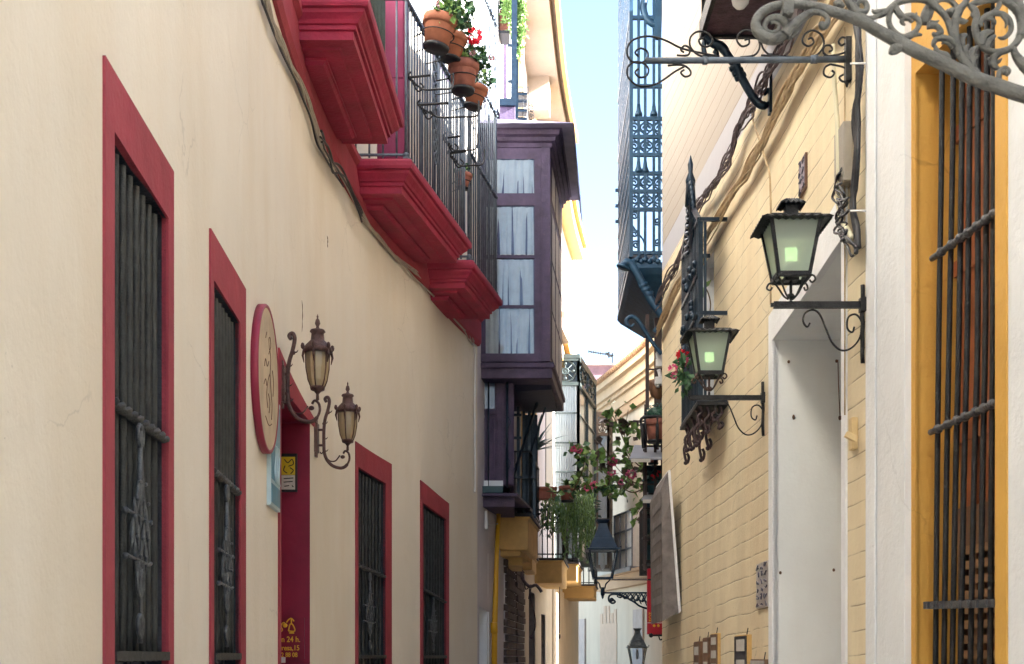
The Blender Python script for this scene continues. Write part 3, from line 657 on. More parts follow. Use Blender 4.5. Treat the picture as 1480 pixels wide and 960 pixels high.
# ---------------------------------------------------------------- ochre building on the right
ochre = root('ochre_building', (1.8, 10, 0), 'ochre building with slanting course lines and a pale band on the right of the lane', 'building')
s_near = RW.hit(1251)
rdoor = (RW.hit(1219), RW.hit(1119), .02, RW.W(1219, 345).z, RW.W(1119, 492).z)
niche = (RW.hit(1032), RW.hit(1013), RW.W(1022, 588).z, RW.W(1032, 363).z, RW.W(1013, 388).z)
m = MB(); RW.face(m, s_near, RW.s[-1], 0, 10.7, [rdoor, niche]); body(m, RW, s_near, RW.s[-1], 0, 10.7, 8); m.build('wall', OCHREW, ochre)
m = MB()
zi0, zi1 = rdoor[3], rdoor[4]; t0, t1 = RW.hit(1225), RW.hit(1113)
RW.slab(m, t0, t1, (zi0, zi1), (zi0 + .24, zi1 + .20), -.03, .012); RW.slab(m, t0, rdoor[0], 0, zi0, -.03, .012); RW.slab(m, rdoor[1], t1, 0, zi1, -.03, .012)
sr = m.build('doorway', WHITE, ochre)
m = MB(); RW.reveal(m, rdoor, .75); m.build('reveal', WHITEJ, sr)
m = MB(); RW.slab(m, rdoor[0], rdoor[1], 0, zi0, -.8, -.75); m.build('door', BWOOD, sr)
m = MB(); RW.reveal(m, niche, .25); nr = m.build('window', WHITE, ochre)
m = MB(); RW.slab(m, niche[0], niche[1], niche[2], (niche[3], niche[4]), -.26, -.24); m.build('pane', DARK, nr)
yd = RW.xy(rdoor[1])[1] - .01
m = MB()
for px, py in ((1147, 603), (1140, 523), (1209, 522), (1128, 828), (1205, 824)): m = MB(); m.ball(P(px, py, yd), (.010, .008, .012 if py != 603 else .018), 8); m.build('bolt_head', BWOOD, sr)
m = MB(); m.ball(P(1214, 604, yd), (.012, .008, .018), 8)
m.tube([P(1211, 520, yd), P(1212, 560, yd), P(1214, 600, yd)], .0035, 5); m.build('door_bolt', BWOOD, sr)
# balcony with boarded underside above the cable bundles
m = MB(); za, zb_ = 6.9, 9.0; x0 = RW.xy(RW.s_at_y(9))[0]; zz = P(1020, 50, 9).z; xo = P(1018, 0, 9).x
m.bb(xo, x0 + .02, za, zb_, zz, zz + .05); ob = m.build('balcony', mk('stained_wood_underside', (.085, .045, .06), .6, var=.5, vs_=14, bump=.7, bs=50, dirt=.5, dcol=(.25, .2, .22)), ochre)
m = MB(); m.bb(xo - .03, xo, za - .02, zb_ + .03, zz - .02, zz + .10); m.bb(xo - .03, x0, zb_, zb_ + .03, zz - .02, zz + .10); m.bb(xo - .03, x0, za - .03, za, zz - .02, zz + .10)
for k in range(22):
    z = za + (zb_ - za) * k / 21; m.tube([(xo - .01, z, zz + .1), (xo - .01, z, zz + 1.3)], .01)
for k in range(5):
    x = xo + (x0 - xo) * k / 4; m.tube([(x, zb_ + .01, zz + .1), (x, zb_ + .01, zz + 1.3)], .01)
m.bar((xo - .01, za, zz + 1.3), (xo - .01, zb_, zz + 1.3), .04); m.build('railing', IRON, ob)
m = MB(); zc = 9.0
m.tube(smooth_path([P(x, y, zc) for x, y in [(1036, -10), (1028, 25), (1020, 50), (1030, 62), (1043, 68), (1053, 82), (1063, 96), (1075, 118), (1088, 140), (1100, 152), (1112, 150), (1117, 140), (1110, 131), (1103, 136)]], 5), [.026] * 8 + [.034] * 15 + [.030] * 25 + [.02] * 18, 8)
m.tube(smooth_path([P(x, y, zc) for x, y in [(1020, 50), (1017, 68), (1020, 80), (1030, 84), (1036, 78), (1032, 73)]], 4), .018, 8)
for x, y in ((1062, 97), (1066, 104), (1070, 111)):
    m.tube([P(x - 7, y + 4, zc), P(x, y, zc), P(x + 7, y - 4, zc)], [.02, .028, .02], 8)
m.tube([P(1112, 150, zc), P(1121, 143, zc)], .02); m.bb(x0 - .02, x0, 8.97, 9.03, P(0, 165, 9).z, P(0, 80, 9).z)
m.build('console', NAVY, ob)
m = MB(); m.ball(P(1070, -2, 8.4), (.06, .06, .07), 12); o = m.build('glint_ball', WHITE, None); tag(o, 'pale ball added to imitate blurred bright spots under the boarded balcony at the top right', 'lamp')  # no lamp here: an added ball stands in for blurred bright reflections
# ---------------------------------------------------------------- white and mustard building, nearest right
near = root('white_house', (2.1, 5, 0), 'grey-white house front with a mustard framed barred window at the right edge', 'building')
wop = (RW.hit(1441), RW.hit(1325), .55, RW.W(1441, -15).z, RW.W(1325, 106).z)
m = MB(); RW.face(m, RW.s[0], s_near, 0, 10.9, [wop]); body(m, RW, RW.s[0], s_near, 0, 10.9, 8); m.build('wall', WHITE, near)
m = MB(); RW.slab(m, RW.hit(1307, .04), RW.hit(1252.5, .04), 0, 10.9, -.02, .04); RW.slab(m, RW.hit(1264, .05), RW.hit(1252.5, .05), 0, 10.9, .04, .05); m.build('pilaster', WHITE, near, .004)
m = MB(); a, b_ = RW.hit(1457), RW.hit(1308)
RW.slab(m, a, b_, (wop[3], wop[4]), 7.2, -.02, .008); RW.slab(m, a, wop[0], 0, wop[3], -.02, .008); RW.slab(m, wop[1], b_, 0, wop[4], -.02, .008); RW.slab(m, wop[0], wop[1], 0, wop[2], -.02, .008)
wn_ = m.build('window', MUST, near)
m = MB(); RW.reveal(m, wop, .42); m.build('reveal', MUST, wn_)
# wooden frame and shutter behind the bars
m = MB(); t0, t1 = wop[0], wop[1]; zl = RW.W(1395, 722).z
RW.slab(m, t0, t1, wop[2], (wop[3], wop[4]), -.26, -.215); fr_ = m.build('frame', BWOOD, wn_)
m = MB(); L_ = t1 - t0
for a in (0, .24, .48, .74): RW.slab(m, t0 + L_ * a + .01, t0 + L_ * (a + .2), zl, 4.6, -.215, -.18)
for z_ in (2.55, 3.3, 3.9): RW.slab(m, t0, t1, z_, z_ + .07, -.215, -.17)
m.build('shutter', OWOOD, fr_)
m = MB(); sf = RW.hit(1386, -.13)      # lattice sash near the bars, in the lower half
A_, B_ = t0 + .01, RW.hit(1384, -.12)
RW.slab(m, A_, A_ + .05, wop[2], zl, -.16, -.12); RW.slab(m, B_ - .05, B_, wop[2], zl, -.16, -.12); RW.slab(m, A_, B_, zl - .17, zl, -.16, -.12)
la = m.build('lattice_frame', BWOOD, fr_)
m = MB(); z = wop[2] + .02
while z < zl - .2:
    RW.slab(m, A_ + .05, B_ - .05, z, z + .035, -.15, -.115); z += .064
for k in range(9):
    a = A_ + .05 + (B_ - A_ - .1) * k / 8; RW.slab(m, a - .01, a + .01, wop[2], zl - .17, -.16, -.148)
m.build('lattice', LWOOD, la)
m = MB(); BX = [(1362, 1357, 1352), (1378, 1372, 1364), (1391, 1386, 1376), (1402, 1398, 1388), (1414, 1413, 1402), (1427, 1424, 1416), (1437, 1435, 1431)]
for a, b_, c_ in BX:
    pts = smooth_path([RW.W(a, -60, -.035), RW.W(a - 1, 200, -.035), RW.W(b_, 480, -.035), RW.W((b_ + c_) / 2, 700, -.035), RW.W(c_, 980, -.035)], 5)
    m.tube(pts, .0125, 8)
gr = m.build('bar_grille', IRON, wn_)
rl = [((1347, 374), (1444, 304)), ((1345, 625), (1444, 580)), ((1345, 875), (1444, 872))]
for k, (p, q) in enumerate(rl):
    m = MB(); a = RW.W(*p, -.02); b_ = RW.W(*q, -.02)
    if k < 2:
        n = 14; pts = [a.lerp(b_, i / n) for i in range(n + 1)]
        m.tube(pts, .014, 8)
        for bx in BX:
            f = (bx[k] - p[0]) / (q[0] - p[0]); m.ball(a.lerp(b_, f), (.023, .024, .021), 8)
    else:
        m.bar(a, b_, .035, .028)
        for i in range(9): m.box(a.lerp(b_, i / 8), (.05, .045, .032))
    m.build('rail', mk('rail_iron', (.09, .09, .095), .4, .5, var=.5, vs_=30, bump=.5, bs=90), gr)
# ---------------------------------------------------------------- cables right
b2 = [(948, 480), (965, 448), (985, 408), (1006, 372), (1030, 330), (1060, 282), (1085, 240), (1110, 195), (1140, 132), (1165, 85), (1190, 45), (1215, 5), (1240, -40)]
cable([RW.W(x, y, .05) for x, y in b2], .0085, CABLEY, 'wall_cable', 'thick ochre painted cable bundle running diagonally up the ochre wall', 14, .024, cat='cable bundle')
b1_ = [(950, 440), (965, 408), (985, 370), (1003, 315), (1018, 285), (1038, 262), (1058, 222), (1068, 190), (1085, 160), (1100, 128), (1118, 95), (1140, 55), (1160, 20), (1180, -30)]
cable([RW.W(x, y, .06) for x, y in b1_], .0065, CABLEP, 'wall_cable', 'tangled dark purplish cable bundle just above the ochre painted one', 13, .030, cat='cable bundle', sub=8)
cable([RW.W(x, y, .05) for x, y in [(1084, 150), (1090, 180), (1100, 210), (1108, 235), (1113, 260), (1114, 330), (1114, 440)]], .006, CABLEY, 'wall_cable', 'thin ochre cable dropping straight down beside the nearer green lit lantern', 2, .004)
vb = [(1236, -20), (1240, 40), (1243, 90), (1241, 140), (1238, 180), (1240, 230), (1234, 290), (1238, 330), (1241, 358)]
cable([RW.W(x, y, .04) for x, y in vb], .011, CABLED, 'hanging_cables', 'vertical bundle of black cables left of the white pilaster', 9, .012, cat='cable bundle')
cable([RW.W(x, y, .05) for x, y in [(1218, 255), (1210, 275), (1222, 285), (1216, 300), (1226, 305), (1212, 320), (1226, 335), (1218, 345), (1232, 352), (1240, 358)]], .006, CABLED, 'hanging_cables', 'loose loops of black cable at the lower end of the vertical bundle', 5, .02, cat='cable')
cable([RW.W(x, y, .05) for x, y in [(1204, 65), (1206, 120), (1210, 180), (1212, 250), (1211, 290), (1216, 318), (1224, 330), (1232, 345)]], .013, PIPEW, 'cream_pipe', 'thin cream pipe bending beside the loose black cable loops', 1, 0, cat='pipe')
cable([RW.W(x, y, .02) for x, y in [(1221, 40), (1221, 400), (1221, 600)]], .004, CABLEY, 'wall_cable', 'thin ochre wire running down left of the white pilaster', 1, 0)
for y_, w_ in ((92, 'upper'), (305, 'lower')): m = MB(); m.tube([RW.W(1230, y_, .065), RW.W(1250, y_, .065)], .006); tag(m.build('cable_tie', BOXW), w_ + ' white tie round the vertical black cable bundle', 'cable tie', 'ties on the black cables')
m = MB(); RW.slab(m, RW.hit(1233), RW.hit(1219), RW.W(1226, 270).z, RW.W(1226, 185).z, 0, .05)
tag(m.build('conduit_cover', mk('grey_cover', (.33, .30, .26), .7, var=.15, bump=.2), None, .006), 'grey flat conduit cover on the wall left of the vertical black cables', 'conduit')
# wooden peg bracket
m = MB(); RW.slab(m, RW.hit(1240), RW.hit(1235), RW.W(1238, 650).z, RW.W(1238, 604).z, 0, .03); p = RW.W(1238, 636, .03); m.bar(p, p + Vector((-.055, 0, .03)), .03, .03)
tag(m.build('wall_peg', mk('peg_paint', (.62, .46, .24), .7, var=.08, bump=.1), None, .003), 'little ochre painted peg bracket on the wall strip beside the white doorway', 'bracket')
# tiles and plaques
def plaque(x0, x1, y0, y1, mat, name, label, cat, rows=0, cols=0, off=.015, fr=None):
    a = RW.hit(x1); b = RW.hit(x0); c0 = RW.W((x0 + x1) / 2, y0).z; c1 = RW.W((x0 + x1) / 2, y1).z
    r_ = root(name, RW.at((a + b) / 2, c1), label, cat)
    m = MB(); RW.slab(m, a, b, c1, c0, 0, off, 9); m.build('panel', fr or mat, r_)
    if fr: m = MB(); e = (b - a) * .12; RW.slab(m, a + e, b - e, c1 + e, c0 - e, off, off + .003, 9); m.build('picture', mat, r_)
    if rows:
        m = MB()
        for i in range(rows):
            for j in range(cols):
                u0 = a + (b - a) * (j + .12) / cols; u1 = a + (b - a) * (j + .88) / cols; z0 = c1 + (c0 - c1) * (i + .12) / rows; z1 = c1 + (c0 - c1) * (i + .88) / rows
                p = [RW.at(u0 + (u1 - u0) * random.random(), z0 + (z1 - z0) * random.random(), off + .004) for _ in range(4)]
                m.tube(smooth_path(p, 3), .005, 5)
        m.build('markings', mk('blue_grey_ink', (.10, .10, .14), .5, bump=0), r_)
    return r_
TILEW = mk('pale_tile', (.44, .40, .38), .3, var=.25, vs_=30, bump=0)
plaque(1096, 1113, 813, 878, TILEW, 'tile_plaque', 'pale ceramic tile plaque with dark writing left of the white doorway', 'plaque', 6, 3)
plaque(1158, 1167.5, 229, 279, mk('lilac_tile', (.25, .21, .26), .3, var=.4, vs_=40, bump=0), 'tile_plaque', 'small narrow ceramic tile with brown rim high above the white doorway', 'plaque', 4, 2, fr=mk('tile_rim', (.12, .06, .04), .5, bump=0))
# framed pictures low on the wall
def hung_frame(x0, x1, y0, y1, label, fmat, pmat, rows, depth=.10):
    xe = x1 - max(3.5, (x1 - x0) * .26); z = RW.W(x1 + .5, 930).y; xw = RW.xy(RW.s_at_y(z))[0]; a = P(xe, y0, z); b = P(x1, y1, z)
    z2 = a.x * FOC / (x0 - CX); r_ = root('picture_frame', (b.x, z, b.z), label, 'picture', 'framed pictures on the ochre wall')
    m = MB(); m.bb(a.x, xw + .01, z, z2, b.z, a.z); m.build('box', fmat, r_, .004)
    m = MB(); m.bb(a.x - .006, a.x - .0005, z + .01, z2 - .01, b.z + .01, a.z - .01); pnl = m.build('panel', pmat, r_)
    n = rows
    for i in range(n):
        m = MB(); zc = b.z + (a.z - b.z) * (i + .5) / n; hh = (a.z - b.z) / n * .33; L = z2 - z
        m.bb(a.x - .010, a.x - .0065, z + L * .14, z2 - L * .22, zc - hh, zc + hh * random.uniform(.5, 1)); m.build('print', PAPER, pnl)
    m = MB(); m.tube([(xw - .02, z + .1, a.z - .01), (xw - .01, z + .1, a.z + .05)], .004); m.build('hook', IRON, r_)
hung_frame(1003, 1015, 927, 975, 'leftmost small brown frame with a grey print low on the ochre wall', BWOOD, BWOOD, 2)
hung_frame(1016, 1028, 921, 975, 'brown frame with two prints in the middle of the low row on the ochre wall', BWOOD, BWOOD, 2)
hung_frame(1027, 1041, 915, 975, 'taller picture frame with ochre edge, third in the low row on the ochre wall', OCH, BWOOD, 3)
hung_frame(1062, 1086, 917, 975, 'dark patterned frame with a grey label, standing alone right of the row', OCH, mk('black_patterned', (.03, .03, .04), .4, var=.9, vs_=60, bump=0), 2)
hung_frame(1085, 1112, 953, 985, 'pale flat box with a lettered lid at the bottom beside the white doorway', BWOOD, TILEW, 1)
# wedge shaped board sign
bs_ = root('board_sign', P(970, 895, 14.0), 'weathered wooden board sign with white edge leaning out from the ochre wall', 'sign')
m = MB(); poly = [P(956, 706, 14.0), P(966, 680, 14.0), P(981, 885, 14.0), P(958, 898, 14.0)]
m.prism(poly, (0.02, 1.35, 0)); m.build('board', GREYW, bs_)
m = MB(); m.prism([P(965.5, 680, 13.98), P(969, 679, 13.98), P(984.5, 883, 13.98), P(981, 887, 13.98)], (0.02, 1.37, 0)); m.build('white_edge', WHITE, bs_)
m = MB(); e = Vector((-.006, 0, 0)); q0 = P(956, 706, 14.0); q1 = P(958, 898, 14.0)
for k in range(7):
    f0 = .08 + k * .12; p = q0.lerp(q1, f0); q = q0.lerp(q1, f0 + .06); m.prism([p + e, q + e, q + e + Vector((.02, 1.1, 0)), p + e + Vector((.02, 1.1, 0))], (-.004, 0, 0))
m.prism([P(957.5, 720, 13.995), P(965, 702, 13.995), P(968.5, 726, 13.995), P(958.5, 752, 13.995)], (0, -.01, 0)); m.build('dark_panel', mk('dark_board_panel', (.19, .17, .165), .6, var=.3, bump=.1), bs_)
# ---------------------------------------------------------------- green lit wall lanterns
def wall_lantern(px, py, z, k, arm, wallpx, ytop, ybot, label, red=False):
    """px,py: underside centre of lantern glass, k: scale vs the nearer lantern (its pixels); arm: (left px, y)"""
    u = z / FOC * k; o = P(px, py, z); r_ = root('wall_lantern', o, label, 'lantern', 'square lanterns lit green on the ochre wall')
    V = lambda x, y, d=0: o + Vector((x * u, d * u, -y * u))       # x right, y down, d depth
    tw, bw, h = 35, 22, 78
    m = MB()
    for sx in (-1, 1):
        for sy in (-1, 1): m.bar(V(sx * bw, 0, sy * bw), V(sx * tw, -h, sy * tw), 5 * u)
    for w_, y in ((bw, 0), (tw, -h)):
        for a, b_ in (((-1, -1), (1, -1)), ((1, -1), (1, 1)), ((1, 1), (-1, 1)), ((-1, 1), (-1, -1))):
            m.bar(V(a[0] * w_, y, a[1] * w_), V(b_[0] * w_, y, b_[1] * w_), 6 * u, 7 * u)
    m.box(V(0, 2), (20 * u, 20 * u, 6 * u)); m.build('frame', IRON, r_)
    m = MB()
    for a, b_ in (((-1, -1), (1, -1)), ((1, -1), (1, 1)), ((1, 1), (-1, 1)), ((-1, 1), (-1, -1))):
        q = [V(a[0] * bw, -1, a[1] * bw), V(b_[0] * bw, -1, b_[1] * bw), V(b_[0] * tw, -h, b_[1] * tw), V(a[0] * tw, -h, a[1] * tw)]
        m.add(q, [(0, 1, 2, 3)])
    m.build('glass', FROST, r_)
    def canopy(w_, top, y0, y1, amp, n):        # scalloped square roof
        R0 = []; R1 = []
        for side in range(4):
            ca, sa_ = [(1, 0), (0, 1), (-1, 0), (0, -1)][side]
            for i in range(n):
                f = -1 + 2 * i / n; x = f; y = -1
                X = x * ca - y * sa_; Y = x * sa_ + y * ca; wv = math.cos(i * math.pi) * amp
                R0.append(V(X * w_, y0 + wv, Y * w_)); R1.append(V(X * top, y1 + wv * .5, Y * top))
        m.loft([[p + Vector((0, 0, -1.5 * u)) for p in R0], R0, R1], True)
    m = MB(); canopy(50, 24, -h + 3, -h - 6, 1.3, 16); canopy(18, 9, -h - 27, -h - 34, 1.3, 10); m.box(V(0, -h - 16), (18 * u, 18 * u, 28 * u)); m.box(V(0, -h - 3), (54 * u, 54 * u, 4 * u))
    m.build('canopy', IRON, r_)
    m = MB(); m.lathe(V(0, -4), [(8 * u, 0), (8 * u, 12 * u), (6 * u, 15 * u)], 12); m.build('socket', SOCKET, r_)
    m = MB()
    for dx in (-6, 0, 6): m.tube(smooth_path([V(dx - 1.5, -24, -2), V(dx - 1.5, -40, -2), V(dx, -43, -2), V(dx + 1.5, -40, -2), V(dx + 1.5, -24, -2)], 3), 1.2 * u, 8)
    m.build('bulb', BULB, r_)
    m = MB()
    for sx in (-1, 1):
        for dy in (-1, 1):
            pts = [(sx * 3, 30), (sx * 9, 24), (sx * 16, 10), (sx * 21, 3), (sx * 27, 2), (sx * 30, 8), (sx * 26, 12), (sx * 23, 8)]
            m.tube(smooth_path([V(x, y, dy * abs(x) * .8) for x, y in pts], 4), 1.5 * u, 6)
    m.tube([V(0, 2), V(0, 32)], 2.2 * u); m.ball(V(0, 26), (6 * u, 6 * u, 4 * u))
    m.build('cradle', mk('rusty_iron', (.10, .06, .05), .6, .3, var=.5, vs_=30, bump=.4, bs=120) if red else GIRON, r_)
    ax, ay = arm; m = MB(); yo = 33
    xl = (ax - px) / k; xr = (wallpx - px) / k; yl = (ay - py) / k
    m.bar(V(xl, yl), V(xr, yl), 8 * u, 9 * u); m.tube([V(0, yo), V(0, yl)], 2.4 * u); m.bar(V(xl - 4, yl), V(xl, yl), 5 * u)
    sc = [(-5, 20), (-18, 22), (-20, 12), (-10, 4), (4, 6), (16, 20), (26, 42), (40, 58), (58, 64), (78, 60), (96, 48), (102, 28)]
    m2 = []; W_ = xr - xl; f = W_ / 133.
    S = lambda x, y: V(xl + 55 * f + (x) * f * .72, yl + 6 + y * f)
    m.tube(smooth_path([S(x, y) for x, y in [(-2, 20), (-8, 26), (-16, 18), (-12, 6), (4, 1), (18, 8), (30, 28), (42, 48), (60, 60), (80, 58), (98, 44), (104, 22), (92, 8), (76, 12), (74, 28), (84, 34), (88, 26)]], 5), 1.5 * u, 6)
    m.build('arm', IRON, r_)
    m = MB(); xw = RW.xy(RW.s_at_y(z))[0]; pts = []
    zt, zb = P(0, ytop, z).z, P(0, ybot, z).z
    for i in range(9): pts.append(Vector((xw - .012 + random.uniform(-.003, .003), z, zt + (zb - zt) * i / 8)))
    m.tube(pts, .011, 6); m.box((xw - .01, z, V(0, yl).z), (.03, .05, 20 * u)); m.build('wall_plate', IRON, r_)
wall_lantern(1143, 402, 6.5, 1.0, (1118, 441), 1249, 412, 525, 'nearer and larger square lantern lit green, with its arm across the white doorway')
wall_lantern(1025, 542, 9.25, .75, (998, 575), 1106, 552, 630, 'farther square lantern lit green, beside the black pointed window cage', True)
# ---------------------------------------------------------------- long iron sign arm with scrolls
ar = root('sign_arm', P(1235, 125, 6.75), 'long thin dark iron arm with curled scrolls, sticking out high from the ochre wall', 'bracket'); z = 6.75
m = MB(); m.tube([P(933, 88, z), P(1236, 86, z)], .017, 8); m.tube([P(1015, 88, z), P(1022, 88, z)], .021); m.tube([P(1172, 86, z), P(1182, 86, z)], .021); m.build('rod', BIRON, ar)
m = MB()
for pts in ([(1040, 82), (1010, 76), (985, 70), (965, 60), (948, 54), (930, 53), (912, 60), (906, 75), (912, 88), (926, 91), (936, 84), (935, 74), (925, 70), (918, 76), (923, 82)],
            [(990, 96), (975, 104), (955, 118), (940, 124), (922, 124), (908, 112), (907, 98), (916, 90), (928, 91), (937, 99), (935, 109), (925, 112), (918, 105), (923, 99)],
            [(965, 95), (985, 94), (996, 100), (998, 108), (990, 111), (984, 105), (989, 101)], [(978, 80), (994, 80), (997, 71), (990, 66), (984, 72), (989, 76)],
            [(1030, 83), (1010, 80), (998, 68), (998, 54), (1008, 46), (1022, 48), (1030, 58), (1024, 67), (1014, 66), (1010, 58), (1017, 55)],
            [(1070, 83), (1090, 80), (1098, 68), (1094, 52), (1082, 44), (1070, 47), (1065, 58), (1072, 67), (1082, 64), (1082, 57), (1076, 58)],
            [(1148, 83), (1118, 82), (1104, 72), (1100, 60)], [(1100, 80), (1150, 83), (1176, 82), (1190, 68), (1188, 52), (1175, 44), (1163, 50), (1160, 61), (1168, 67), (1176, 62), (1173, 55), (1168, 57)],
            [(1222, 82), (1200, 82), (1190, 76), (1192, 67), (1200, 66), (1203, 72), (1198, 75)], [(1190, 82), (1212, 79), (1227, 72), (1228, 60), (1218, 54), (1212, 60), (1216, 66), (1221, 63)],
            [(1200, 93), (1192, 98), (1191, 108), (1200, 112), (1206, 106), (1202, 102)], [(1200, 93), (1218, 97), (1228, 104), (1228, 116), (1218, 118), (1213, 112), (1219, 108)]):
    m.tube(smooth_path([P(x, y, z) for x, y in pts], 4), .0055, 6)
m.build('scrolls', IRON, ar)
m = MB(); xw = RW.xy(RW.s_at_y(z))[0]
m.bb(xw - .03, xw, z - .02, z + .02, P(0, 118, z).z, P(0, 55, z).z)
m.tube([Vector((xw - .02, z, P(0, 118, z).z)), Vector((xw - .02, z, P(0, 126, z).z))], [.014, .004])
m.build('wall_plate', IRON, ar)
# ---------------------------------------------------------------- big grey cast bracket in the foreground
z = 3.6; q = z / FOC
cb = root('cast_bracket', P(1480, 137, z), 'large ornate cast iron lamp bracket, grey painted, in the top right foreground', 'bracket')
A = lambda L: [(1080 + x / 7.385, y / 7.385) for x, y in L]
B = lambda L: [(1270 + x / 6.4, y / 6.4) for x, y in L]
def T(m, L, r, d=0, k=5, n=10):
    pts = smooth_path([P(x, y, z + d) for x, y in L], k); N = len(pts)
    if isinstance(r, tuple):
        c = r; rr = []
        for i in range(N):
            f = i / (N - 1) * (len(c) - 1); j = min(int(f), len(c) - 2); rr.append((c[j] + (c[j + 1] - c[j]) * (f - j)) * q)
    else: rr = [r * q] * N
    m.tube(pts, rr, n)
m = MB()
T(m, [(1800, 190), (1700, 180), (1600, 163), (1530, 149)] + B([(1344, 880), (1130, 810), (900, 730), (600, 590), (300, 450), (0, 290)]) + A([(1200, 220), (900, 120), (700, 65), (500, 48), (350, 55), (200, 105), (105, 200), (100, 310), (180, 395), (290, 420), (390, 370), (425, 290), (380, 215), (300, 190)]), (9, 10, 10, 11, 11, 10.5, 10, 9.5, 8.5, 8, 6.5, 6, 6, 6.5, 7, 8, 8.5, 8, 7, 6, 5.5))
cbar = m.build('bar', GREY, cb)
m = MB()
T(m, A([(400, 210), (320, 185), (240, 200), (190, 255), (195, 320), (260, 350), (330, 320), (335, 265), (285, 235), (250, 255)]), (6, 5, 4, 3.6, 3.2, 3, 2.5, 2.2))
T(m, A([(400, 380), (470, 290), (560, 210), (660, 140), (750, 130), (830, 165), (860, 220), (840, 270), (800, 280), (790, 240)]), (8, 7, 5.5, 4, 3.6, 4.5, 6, 4), -.008)
T(m, A([(470, 390), (520, 330), (600, 220), (700, 160)]), (4, 5, 3.5, 1.5), .01); T(m, A([(430, 420), (510, 370)]), (3, 1))
T(m, A([(1130, 30), (1180, 120), (1250, 130), (1280, 80), (1250, 20), (1190, 20), (1190, 60)]), (4, 5, 4.5, 4, 3, 2)); T(m, A([(1060, -20), (1100, 60), (1180, 150), (1290, 200), (1400, 170), (1477, 130)]), (4.5, 5.5, 5, 4, 3.5, 4))
T(m, A([(1477, 110), (1400, 130), (1350, 125), (1335, 100)]), (3, 4, 3, 1)); T(m, A([(930, 50), (980, 30), (1030, 80)]), (4, 5, 3)); m.ball(P(1212, 6, z), 5 * q)
T(m, B([(0, 150), (60, 120), (130, 60), (200, 15), (330, -10), (450, 10), (560, 90), (630, 180), (670, 290), (690, 350)]), (3.5, 4.5, 5, 5, 5, 5, 5, 4.5, 5, 5))
T(m, B([(130, 60), (100, 130), (95, 210), (130, 280), (200, 335), (280, 340), (330, 320), (400, 325)]), (5, 4.5, 4, 4, 4, 4.5, 4, 1.5)); T(m, B([(250, 335), (330, 300), (370, 240), (365, 185), (310, 145), (240, 155), (215, 205), (245, 235)]), (3.5, 4, 4, 4, 4, 4, 3.5, 1.5))
T(m, B([(140, 40), (170, 100), (210, 150), (250, 170), (290, 185)]), (5, 5, 5, 4, 2)); T(m, B([(300, 150), (340, 140), (350, 115)]), (3, 2.5, .8)); T(m, B([(280, 170), (300, 200), (330, 185)]), (3, 2.5, 1))
T(m, B([(560, -30), (480, 60), (440, 150), (430, 220)]), (4, 8, 9, 6), .02); T(m, B([(450, 240), (520, 240), (560, 270), (570, 310), (520, 325), (500, 300)]), (5, 4.5, 4.5, 5, 4, 2)); T(m, B([(470, 210), (520, 210), (560, 190)]), (4, 3, .8))
T(m, B([(520, 40), (580, 0), (660, 10), (710, 60), (700, 120), (650, 130), (640, 90)]), (2.5, 3, 3.5, 4.5, 5, 5, 3), .01); m.ball(P(1375, 17, z), 6 * q)
T(m, B([(960, 740), (880, 660), (800, 580), (740, 480), (710, 360), (700, 240), (730, 120), (790, 40), (840, -40)]), (6, 6.5, 6, 6, 6, 6.5, 7, 5, 4)); T(m, B([(740, 190), (790, 200), (830, 190)]), (5, 4, .8))
T(m, B([(750, 520), (720, 440), (660, 380), (590, 355), (530, 365), (505, 410), (510, 440)]), (6, 6, 5.5, 5, 4.5, 3.5, 1)); T(m, B([(680, 450), (640, 400), (600, 395), (580, 410)]), (3, 3, 2, .8)); T(m, B([(520, 420), (545, 490), (620, 520), (650, 560)]), (2, 5, 6, 4))
T(m, B([(870, 640), (850, 540), (870, 470), (930, 420)]), (6, 6, 5, 1)); T(m, B([(880, 630), (880, 560), (905, 515), (915, 540)]), (3, 3, 2.5, 1)); T(m, B([(760, 350), (800, 330), (820, 325)]), (6, 4, 1)); T(m, B([(770, 360), (780, 430), (815, 440), (825, 410)]), (5, 4, 3.5, 1.5)); T(m, B([(830, 560), (800, 480), (800, 430)]), (5, 5, 4))
T(m, B([(830, 60), (920, 20), (1040, -5), (1150, 5), (1240, 60), (1300, 130), (1320, 250), (1300, 350), (1230, 440), (1130, 480), (1040, 480), (960, 430), (910, 350), (890, 250), (905, 150), (880, 90), (840, 60)]), (4, 5, 5, 5, 6, 6.5, 6, 5.5, 5, 5, 5, 5.5, 5, 5, 5, 5.5, 3))
T(m, B([(1100, 345), (1150, 355), (1200, 320), (1225, 260), (1205, 180), (1140, 130), (1040, 130), (960, 180), (930, 240)]), (1, 3, 3.5, 4, 4, 4, 4, 5, 3)); T(m, B([(960, 170), (1040, 120), (1090, 90), (1115, 40), (1105, 0)]), (2, 3, 3.5, 4, 3)); T(m, B([(960, 180), (1030, 170), (1070, 200), (1080, 230)]), (3, 3.5, 3, 1)); T(m, B([(1140, 140), (1180, 200), (1170, 260)]), (3, 3, 1))
T(m, B([(960, 430), (960, 340), (1000, 310), (1060, 290)]), (6, 7, 6, 2)); T(m, B([(990, 450), (1010, 400), (1050, 350), (1080, 330)]), (6, 6, 4, 2)); T(m, B([(900, 170), (870, 130), (905, 100)]), (3, 4, 1)); T(m, B([(930, 230), (970, 235)]), (4, 1))
T(m, B([(1130, 480), (1070, 530), (1055, 590), (1090, 630), (1110, 620)]), (5, 6, 5.5, 4, 2)); T(m, B([(1060, 540), (1020, 545), (1000, 540)]), (4, 2.5, .8)); T(m, B([(1080, 570), (1110, 570), (1140, 540)]), (4, 3, .8))
